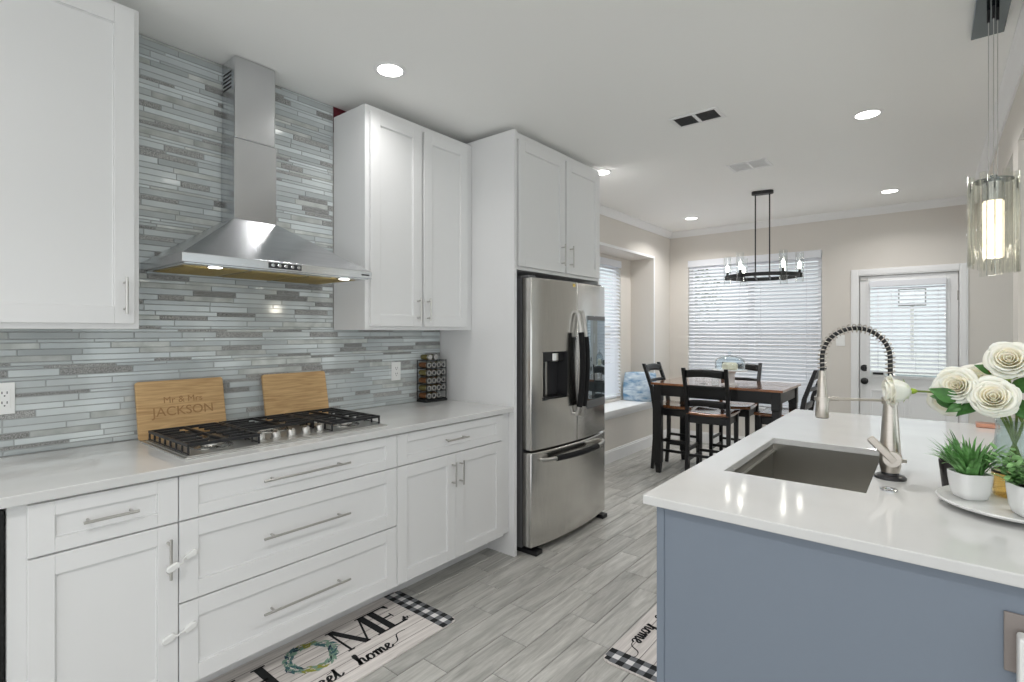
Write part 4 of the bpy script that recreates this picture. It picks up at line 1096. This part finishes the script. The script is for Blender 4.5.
# ---- pendant over the island
PX, PY = 2.82, 2.72
r = root('pendant_light', (PX, PY, CEIL), 'glass pendant light with a lit bubble crystal core hanging over the island', 'pendant light')
MB().box(2.765, 2.870, 2.41, 2.967, CEIL-.028, CEIL-.0003).build('canopy', m_dchrome, r, bevel=.003)
for k, (dx, dy) in enumerate(((-.013,.01),(.013,.008),(.0,-.016))):
    MB().cyl((PX+dx,PY+dy,1.962), (PX+dx,PY+dy,CEIL-.026), .0013, n=6).build('cable', m_nickel, r, smooth=True)
    MB().cyl((PX+dx,PY+dy,CEIL-.075), (PX+dx,PY+dy,CEIL-.0275), .005, n=10).build('cable_grip', m_black, r, smooth=True)
MB().lathe([(.060,0),(.060,.004),(.012,.008),(.012,.022),(.004,.024)], (PX,PY,1.950), 36).build('top_disc', m_dchrome, r, smooth=True)
MB().lathe([(.033,-.076),(.033,-.001)], (PX,PY,1.950), 32).build('socket_cup', m_chrome, r, smooth=True)
m = MB(); rb = random.Random(2)
core = MB().lathe([(.027,0),(.031,.004),(.031,.214),(.027,.218)], (PX,PY,1.655), 28).build('crystal_core', m_cryst, r, smooth=True)
for i in range(150):
    a = rb.uniform(0,2*pi); z = 1.663+rb.random()*.20; q = rb.uniform(.003,.0065); c = Vector((PX+.031*cos(a), PY+.031*sin(a), z))
    m.lathe([(q*.05,-q*.7),(q*.8,-q*.5),(q,0),(q*.8,q*.5),(q*.05,q*.7)], c, 6)
m.build('bubbles', m_rodgl, core, smooth=True)
n = 18
for i in range(n):
    a = 2*pi*i/n; q = .064
    c = (PX+q*cos(a), PY+q*sin(a)); 
    # bottoms step up in a spiral from the left round to the right
    ph = ((a-radians(230)) % (2*pi))/(2*pi); zb = 1.578+.055*ph; zt = 1.978-.012*((i*7) % 3)
    m = MB(); hw = q*math.tan(pi/n)*1.05; ra = Vector((cos(a), sin(a), 0)); ta = Vector((-sin(a), cos(a), 0)); vs = []
    for z in (zb, zt):
        for k in range(5):
            u = (k/4-.5)*2; p = Vector((c[0],c[1],z))+ta*hw*u+ra*(.011*(1-u*u)); vs.append(p)
    m.add(vs, [(k,k+1,6+k,5+k) for k in range(4)])
    m.build('glass_rod', m_rodgl, r, smooth=True, solid=.004)
pl = bpy.data.lights.new('pendant_glow', 'POINT'); pl.energy = 2.5; pl.color = (1,.93,.8); pl.shadow_soft_size = .05
po = bpy.data.objects.new('pendant_glow', pl); COL.objects.link(po); po.parent = r; po.location = (0,0,1.62-CEIL)

# ---- chandelier
CX_, CY_, RZ = 1.440, 5.083, 1.872
a_, b_ = .300, .265
r = root('chandelier', (CX_, CY_, CEIL), 'black oval chandelier with clear glass candle cylinders over the dining table', 'chandelier')
m = MB(); m.prism([(CX_+(.055 if cos(t) > 0 else -.055)+.035*cos(t), CY_+.035*sin(t)) for t in [2*pi*i/32 for i in range(32)]], lambda u,v,h: (u,v,h), CEIL-.030, CEIL-.0003); m.build('canopy', m_black, r, bevel=.003)
for s in (-1,1): MB().cyl((CX_+s*.058,CY_,RZ), (CX_+s*.058,CY_,CEIL-.028), .0055, n=12).build('rod', m_black, r, smooth=True)
m = MB(); N_ = 64; vs = []
for zz in (RZ-.016, RZ+.016):
    for q in (0, .012):
        for i in range(N_): t = 2*pi*i/N_; vs.append((CX_+(a_-q)*cos(t), CY_+(b_-q)*sin(t), zz))
fs = []
for i in range(N_):
    j = (i+1) % N_
    fs += [(i,j,2*N_+j,2*N_+i),(N_+j,N_+i,3*N_+i,3*N_+j),(2*N_+i,2*N_+j,3*N_+j,3*N_+i),(j,i,N_+i,N_+j)]
m.add(vs, fs); m.build('ring', m_black, r)
m = MB()
for s in (-1,1): m.box(CX_+s*.058-.006, CX_+s*.058+.006, CY_-b_*.97, CY_+b_*.97, RZ-.010, RZ+.006)
m.build('cross_bar', m_black, r)
for t in (0, 55, 125, 180, 235, 305):
    x = CX_+(a_-.006)*cos(radians(t)); y = CY_+(b_-.006)*sin(radians(t))
    so = MB().lathe([(.020,-.022),(.024,-.016),(.024,.018),(.011,.020),(.011,.052),(.009,.054)], (x,y,RZ), 18).build('candle_socket', m_black, r, smooth=True)
    MB().lathe([(.008,.053),(.013,.068),(.0145,.085),(.011,.105),(.004,.120),(.001,.123)], (x,y,RZ), 16).build('bulb', m_bulb, so, smooth=True)
    MB().lathe([(.031,-.06),(.031,.20)], (x,y,RZ), 24, capb=False, capt=False).build('glass_cylinder', m_thing, so, smooth=True, solid=.002)

r.rotation_euler = (0,0,radians(11))

# ================================================================= DINING
TX0, TX1, TY0, TY1, TZ_ = .500, 1.665, 4.79, 5.57, .88
r = root('dining_table', (1.08, 5.18, 0), 'counter height dining table with a glossy brown top and black legs', 'table')
MB().box(TX0, TX1, TY0, TY1, TZ_-.022, TZ_).build('tabletop', m_tabwood, r, bevel=.005)
i_ = .022; m = MB()
m.box(TX0+i_+.07, TX1-i_-.07, TY0+i_+.01, TY0+i_+.032, .755, TZ_-.0222).box(TX0+i_+.07, TX1-i_-.07, TY1-i_-.032, TY1-i_-.01, .755, TZ_-.0222)
m.box(TX0+i_+.01, TX0+i_+.032, TY0+i_+.07, TY1-i_-.07, .755, TZ_-.0222).box(TX1-i_-.032, TX1-i_-.01, TY0+i_+.07, TY1-i_-.07, .755, TZ_-.0222)
m.build('apron', m_ebony, r, bevel=.002)
for x in (TX0+i_+.035, TX1-i_-.035):
    for y in (TY0+i_+.035, TY1-i_-.035):
        m = MB(); m.bar((x,y,.70),(x,y,TZ_-.0222),.074,.074,up=(0,1,0)); m.bar((x,y,.10),(x,y,.70),.070,.070,up=(0,1,0),w1=.066,d1=.066); m.bar((x,y,0),(x,y,.10),.044,.044,up=(0,1,0),w1=.058,d1=.058)
        m.build('leg', m_ebony, r, bevel=.004)
def make_chair(label):
    """local frame: seat faces +y, origin on the floor under the seat"""
    r = root('dining_chair', (0,0,0), label, 'chair', 'counter height chairs round the dining table')
    m = MB(); w = .205
    def seat(u, t):
        x = (2*u-1)*w*(1-.10*(1-t)); y = -.19+.39*t
        return (x, y, .628+.012*abs(2*u-1)**2-.006*sin(pi*t))
    m.grid(seat, 10, 10); m.build('seat', m_tabwood, r, smooth=True, solid=.026)
    m = MB(); m.box(-.165,.165,.145,.165,.545,.612).box(-.16,.16,-.175,-.158,.545,.612).box(-.175,-.157,-.16,.15,.545,.612).box(.157,.175,-.16,.15,.545,.612); m.build('apron', m_ebony, r, bevel=.002)
    for s in (-1,1):
        m = MB(); m.bar((s*.172,.160,.614),(s*.172,.165,0),.038,.038,up=(0,1,0),w1=.030,d1=.030); m.build('leg', m_ebony, r, bevel=.003)
        m = MB(); pts = [(s*.179,-.192,0,.032),(s*.178,-.168,.30,.036),(s*.176,-.166,.60,.040),(s*.178,-.198,.80,.036),(s*.182,-.285,1.05,.030)]
        # one continuous curved rear leg and back post
        vs = []; fs = []
        for (x,y,z,d) in pts: vs += [(x-.016,y-d/2,z),(x+.016,y-d/2,z),(x+.016,y+d/2,z),(x-.016,y+d/2,z)]
        for i in range(4):
            for k in range(4): fs.append((i*4+k, i*4+(k+1) % 4, i*4+4+(k+1) % 4, i*4+4+k))
        fs += [(3,2,1,0),(16,17,18,19)]; m.add(vs, fs); m.build('leg', m_ebony, r, bevel=.003)
    for z, h, yy, dip in ((.995,.066,-.265,.0),(.875,.030,-.224,0),(.722,.056,-.186,.0)):
        m = MB()
        def rail(u, t, z=z, h=h, yy=yy): 
            a = 2*u-1; return (a*.166, yy-.016*(1-a*a)-(t-.5)*h*.2, z-h/2+h*t+(.012*(1-a*a) if h > .04 else .004*(1-a*a)))
        m.grid(rail, 12, 3); m.build('back_rail', m_ebony, r, smooth=True, solid=.016)
    m = MB(); 
    for s in (-1,1): m.bar((s*.172,.162,.30),(s*.178,-.168,.30),.016,.026); m.bar((s*.172,.162,.20),(s*.178,-.176,.20),.016,.026)
    m.bar((-.17,.163,.235),(.17,.163,.235),.016,.026); m.bar((-.17,-.172,.25),(.17,-.172,.25),.016,.024)
    m.build('stretcher', m_ebony, r, bevel=.002)
    return r
c0_ = make_chair('black dining chair with its back to the kitchen, nearest of the chairs at the table')
for i, (x, y, rz, lab) in enumerate(((1.060,4.885,radians(4),None), (.640,5.13,radians(-90),'black dining chair at the left end of the table, beside the window seat'), (1.072,5.503,radians(180),'black dining chair on the far side of the table, back to the window blind'), (1.598,5.19,radians(88),'black dining chair at the right end of the table, partly behind the spray head'))):
    place(c0_ if i == 0 else copy_tree(c0_), (x, y, 0), lab, rz)
# cake stand under a glass dome
CK = Vector((1.175, 5.02, TZ_))
r = root('cake_stand', CK, 'white pedestal cake stand under a pale blue glass dome on the dining table', 'cake stand')
m = MB(); m.lathe([(.075,.0003),(.075,.008),(.045,.016),(.042,.035),(.044,.11),(.060,.125),(.152,.132),(.156,.140),(.150,.142),(.002,.140)], CK, 40); m.build('pedestal', m_porc, r, smooth=True)
m = MB(); m.lathe([(.128,.1425),(.129,.205),(.120,.235),(.085,.258),(.040,.272),(.014,.278)], CK, 40, capb=False, capt=False); dm = m.build('glass_dome', m_bluegl, r, smooth=True, solid=.004)
m = MB(); m.lathe([(.012,.272),(.009,.284),(.018,.294),(.018,.302),(.006,.310)], CK, 20); m.build('dome_knob', m_bluegl, dm, smooth=True)
tag(MB().lathe([(.060,.1425),(.068,.148),(.068,.19),(.055,.205),(.002,.208)], CK, 28).build('cake', m_cream, smooth=True), 'small cream coloured cake inside the glass dome of the cake stand', 'cake')
q = Vector((.945, 4.99, TZ_))
m = MB(); m.lathe([(.034,.0003),(.036,.003),(.008,.008),(.006,.055),(.012,.064),(.034,.09),(.038,.125),(.035,.14)], q, 24, capt=False)
tag(m.build('goblet', m_thing, smooth=True, solid=.002), 'clear stemmed glass on the left part of the dining table', 'glass')
q = Vector((1.095, 4.86, TZ_))
m = MB(); m.lathe([(.026,.0003),(.030,.004),(.034,.04),(.028,.085),(.030,.10)], q, 24, capt=False)
tag(m.build('glass_jar', m_thing, smooth=True, solid=.002), 'small clear glass jar in front of the cake stand on the dining table', 'jar')
# pillows on the window seat
def pillow(c, w, h, t, rz, tilt, label):
    o = root('throw_pillow', c, label, 'pillow', rz=0)
    m = MB(); Rm = Matrix.Rotation(rz,3,'Z') @ Matrix.Rotation(tilt,3,'X'); c = Vector(c)
    for s in (-1,1):
        def fn(u, v, s=s):
            a, b = 2*u-1, 2*v-1; e = max(0,(1-abs(a)**2.6))*max(0,(1-abs(b)**2.6)); 
            pin = 1-.06*(1-abs(a))*0
            return c+Rm @ Vector((a*w/2*(1-.07*b*b), s*t/2*e**.45+.004*sin(7*a+3*b), (b*h/2)*(1-.07*a*a)))
        m.grid(fn, 22, 22)
    m.build('cushion', m_pill, o, smooth=True); return o
pillow((-.092,5.80,.545+.172), .395, .36, .13, radians(14), radians(-14), 'fluffy blue and white throw pillow on the white window seat')

# ================================================================= RUGS
def tri_rect(mb, pts, z0=.0, z1=.0009): mb.prism(pts, lambda u,v,h: (u,v,h), z0, z1)
def make_rug(label, su=0, sv=0):
    L, VB, VT, H = 1.16, -.2425, .2000, .009; Wd = VT-VB
    r = root('kitchen_rug', (0,0,0), label, 'rug', 'printed kitchen rugs'); ORG[r.name] = Vector((0,0,0))
    n = 6; R = .03; pl = []
    for cx_, cy_, b0 in ((L/2-R,VB+R,-90),(L/2-R,VT-R,0),(-L/2+R,VT-R,90),(-L/2+R,VB+R,180)):
        for i in range(n+1): q = radians(b0+90*i/n); pl.append((cx_+R*cos(q), cy_+R*sin(q)))
    m = MB().prism(pl, lambda u,v,h: (u,v,h), .0003, H); m.build('mat', m_rugwood, r, bevel=.002)
    m = MB()
    for i in range(1, 7):
        v = VB+Wd*i/7; m.box(-L/2+.095, L/2-.095, v-.0016, v+.0016, H, H+.0004)
    m.build('printed_seam', m_rugln, r)
    # gingham ends
    pq = .0305
    for e in (-1,1):
        m = MB()
        for i in range(3):
            for j in range(15):
                ua = L/2-.003-pq*(i+1); ub = ua+pq; v0 = VB+.001+pq*j; v1 = min(v0+pq, VT-.002)
                if i == 0 and j == 0: v0 += .008; ub -= .006
                if i == 0 and j == 14: v1 -= .008; ub -= .006
                if v1 <= v0: continue
                m.cm = 0 if (i % 2 == 0 and j % 2 == 0) else (2 if (i % 2 == 1 and j % 2 == 1) else 1)
                m.box(min(e*ua,e*ub), max(e*ua,e*ub), v0, v1, H, H+.0006)
        m.build('gingham_border', [m_rugblk, m_ruggry, m_rugwht], r)
    zt = H+.0012
    def P(m, pts): m.prism(pts, lambda u,v,h: (u,v,h), H, zt)
    def seg(m, a, b, t):  # slanted stroke of horizontal width t
        P(m, [(a[0]-t/2,a[1]),(a[0]+t/2,a[1]),(b[0]+t/2,b[1]),(b[0]-t/2,b[1])])
    vb, vt = -.062, .128; T = .034; sf = .011; th = .010   # baseline, cap line, thick stem, serif, thin
    def stem(m, u, t=T):
        P(m, [(u-t/2,vb),(u+t/2,vb),(u+t/2,vt),(u-t/2,vt)])
        for v0, v1 in ((vb,vb+.007),(vt-.007,vt)): P(m, [(u-t/2-sf,v0),(u+t/2+sf,v0),(u+t/2+sf,v1),(u-t/2-sf,v1)])
    m = MB()
    u = -.305; stem(m, u); stem(m, u+.115); P(m, [(u,.028),(u+.115,.028),(u+.115,.038),(u,.038)])          # H
    m.build('printed_letter', m_rugblk, r); m = MB()
    u = .125; stem(m, u, th); stem(m, u+.165, T); seg(m, (u+.082,vb),(u+.008,vt),.030); seg(m, (u+.082,vb),(u+.158,vt),th)    # M
    m.build('printed_letter', m_rugblk, r); m = MB()
    u = .345; stem(m, u)                                                                                    # E
    for v0 in (vb, .028, vt-.010):
        w_ = .085 if v0 != .028 else .062
        P(m, [(u,v0),(u+w_,v0),(u+w_,v0+.010),(u,v0+.010)])
        if v0 == vb: P(m, [(u+w_-.010,v0),(u+w_+.006,v0+.038),(u+w_-.002,v0+.038),(u+w_-.022,v0+.006)])
        elif v0 > .1: P(m, [(u+w_-.022,v0+.004),(u+w_-.004,v0-.026),(u+w_+.002,v0-.026),(u+w_,v0+.010)])
        else: P(m, [(u+w_-.006,v0-.012),(u+w_,v0-.012),(u+w_,v0+.022),(u+w_-.006,v0+.022)])
    m.build('printed_letter', m_rugblk, r)
    # leaf wreath standing for the O
    rw = random.Random(4); m = MB(); cu, cv, ra, rb_ = -.010, .034, .096, .090
    for i in range(170):
        t = 2*pi*i/170+rw.uniform(-.04,.04); q = rw.uniform(.80,1.18)
        c = (cu+ra*q*cos(t), cv+rb_*q*sin(t)); d = t+pi/2+rw.uniform(-.8,.8); l_ = rw.uniform(.010,.024); w_ = l_*rw.uniform(.25,.42)
        du, dw = (cos(d), sin(d)), (-sin(d), cos(d))
        m.cm = rw.choice((0,0,1,1,3)) if not (.9 < t < 1.7 or 3.9 < t < 4.8) else rw.choice((2,2,1))
        z0 = zt-.0006+.0001*(i % 5)
        pts = [(c[0]-du[0]*l_,c[1]-du[1]*l_),(c[0]+dw[0]*w_,c[1]+dw[1]*w_),(c[0]+du[0]*l_,c[1]+du[1]*l_),(c[0]-dw[0]*w_,c[1]-dw[1]*w_)]
        m.add([(a,b,z0) for a,b in pts], [(0,1,2,3)])
    m.build('wreath', [m_wr1, m_wr2, m_wr3, m_wr4], r)
    # script line: home sweet home
    def ribbon(m, pts, w0=.0115):
        Q = []
        V2 = [Vector((a,b,0)) for a,b in pts]
        for i in range(len(V2)-1):
            p0, p1, p2, p3 = V2[max(0,i-1)], V2[i], V2[i+1], V2[min(len(V2)-1,i+2)]
            for k in range(6):
                t = k/6; Q.append(.5*((2*p1)+(p2-p0)*t+(2*p0-5*p1+4*p2-p3)*t*t+(3*p1-p0-3*p2+p3)*t**3))
        Q.append(V2[-1]); vs = []
        for i, p in enumerate(Q):
            d = (Q[min(i+1,len(Q)-1)]-Q[max(i-1,0)]).normalized(); nrm = Vector((-d.y,d.x,0))
            w_ = w0*(.35+.65*abs(d.y)) if 0 < i < len(Q)-1 else w0*.25
            vs += [(p.x+nrm.x*w_/2,p.y+nrm.y*w_/2,zt-.0002),(p.x-nrm.x*w_/2,p.y-nrm.y*w_/2,zt-.0002)]
        m.add(vs, [(2*i,2*i+1,2*i+3,2*i+2) for i in range(len(Q)-1)])
    G = {'h':([(0,0),(.25,.6),(.45,1.35),(.32,1.5),(.22,1.2),(.22,.3),(.2,0),(.3,.5),(.5,.75),(.62,.6),(.6,.15),(.72,0),(.9,.2)],.85),
         'o':([(0,.15),(.2,.5),(.45,.7),(.2,.65),(.1,.3),(.25,0),(.5,.05),(.62,.4),(.5,.7),(.6,.55),(.85,.5)],.8),
         'm':([(0,.5),(.1,.7),(.16,.5),(.14,0),(.22,.5),(.4,.72),(.48,.5),(.46,0),(.56,.5),(.74,.72),(.82,.5),(.8,.12),(.92,0),(1.1,.2)],1.05),
         'e':([(0,.2),(.3,.35),(.48,.6),(.3,.75),(.12,.45),(.18,.08),(.42,0),(.7,.25)],.65),
         's':([(0,.1),(.3,.75),(.36,.5),(.5,.2),(.3,0),(.12,.1),(.45,.05),(.7,.2)],.65),
         'w':([(0,.6),(.12,.7),(.16,.2),(.3,0),(.45,.3),(.48,.7),(.5,.2),(.65,0),(.82,.35),(.8,.7),(1.0,.6)],.95),
         't':([(0,.2),(.25,.9),(.3,1.25),(.26,.5),(.3,.05),(.48,.05),(.7,.25)],.6)}
    m = MB(); s_ = .052; vb2 = -.178+sv
    def word(wd, u):
        for ch in wd:
            g, ad = G[ch]; ribbon(m, [(u+a*s_, vb2+b*s_) for a,b in g]); u += ad*s_
        return u
    word('home', -.40+su); m.build('script_word', m_rugblk, r); m = MB(); u = word('sweet', -.17+su)
    ribbon(m, [(u-.048,vb2+.050),(u-.005,vb2+.056)], .008)
    m.build('script_word', m_rugblk, r); m = MB()
    u = word('home', .085+su)
    ribbon(m, [(u-.004,vb2+.008),(u+.03,vb2+.018),(u+.055,vb2+.058),(u+.085,vb2+.066),(u+.105,vb2+.058)], .007)
    m.build('script_word', m_rugblk, r)
    rw = random.Random(9)
    for (bu, bv) in ((.432,-.045),(-.360,-.045)):
        m = MB()
        for i in range(16):
            t = rw.uniform(0,2*pi); q = .020*math.sqrt(rw.random()); c = (bu+q*cos(t)*1.5, bv+q*sin(t)); d = rw.uniform(0,pi); l_ = rw.uniform(.005,.010)
            du, dw = (cos(d), sin(d)), (-sin(d), cos(d)); pts = [(c[0]-du[0]*l_,c[1]-du[1]*l_),(c[0]+dw[0]*l_*.4,c[1]+dw[1]*l_*.4),(c[0]+du[0]*l_,c[1]+du[1]*l_),(c[0]-dw[0]*l_*.4,c[1]-dw[1]*l_*.4)]
            m.add([(a,b,zt-.0003) for a,b in pts], [(0,1,2,3)])
        m.build('printed_sprig', m_rugblk, r)
    return r
g0 = make_rug('printed HOME rug with a leaf wreath on the floor before the wide white drawers')
place(g0, (.645, 1.175, 0), rz=radians(90))
g1 = make_rug('printed rug half hidden beside the blue grey island', .13, -.022)
place(g1, (1.806, 2.500, 0), rz=radians(-90))
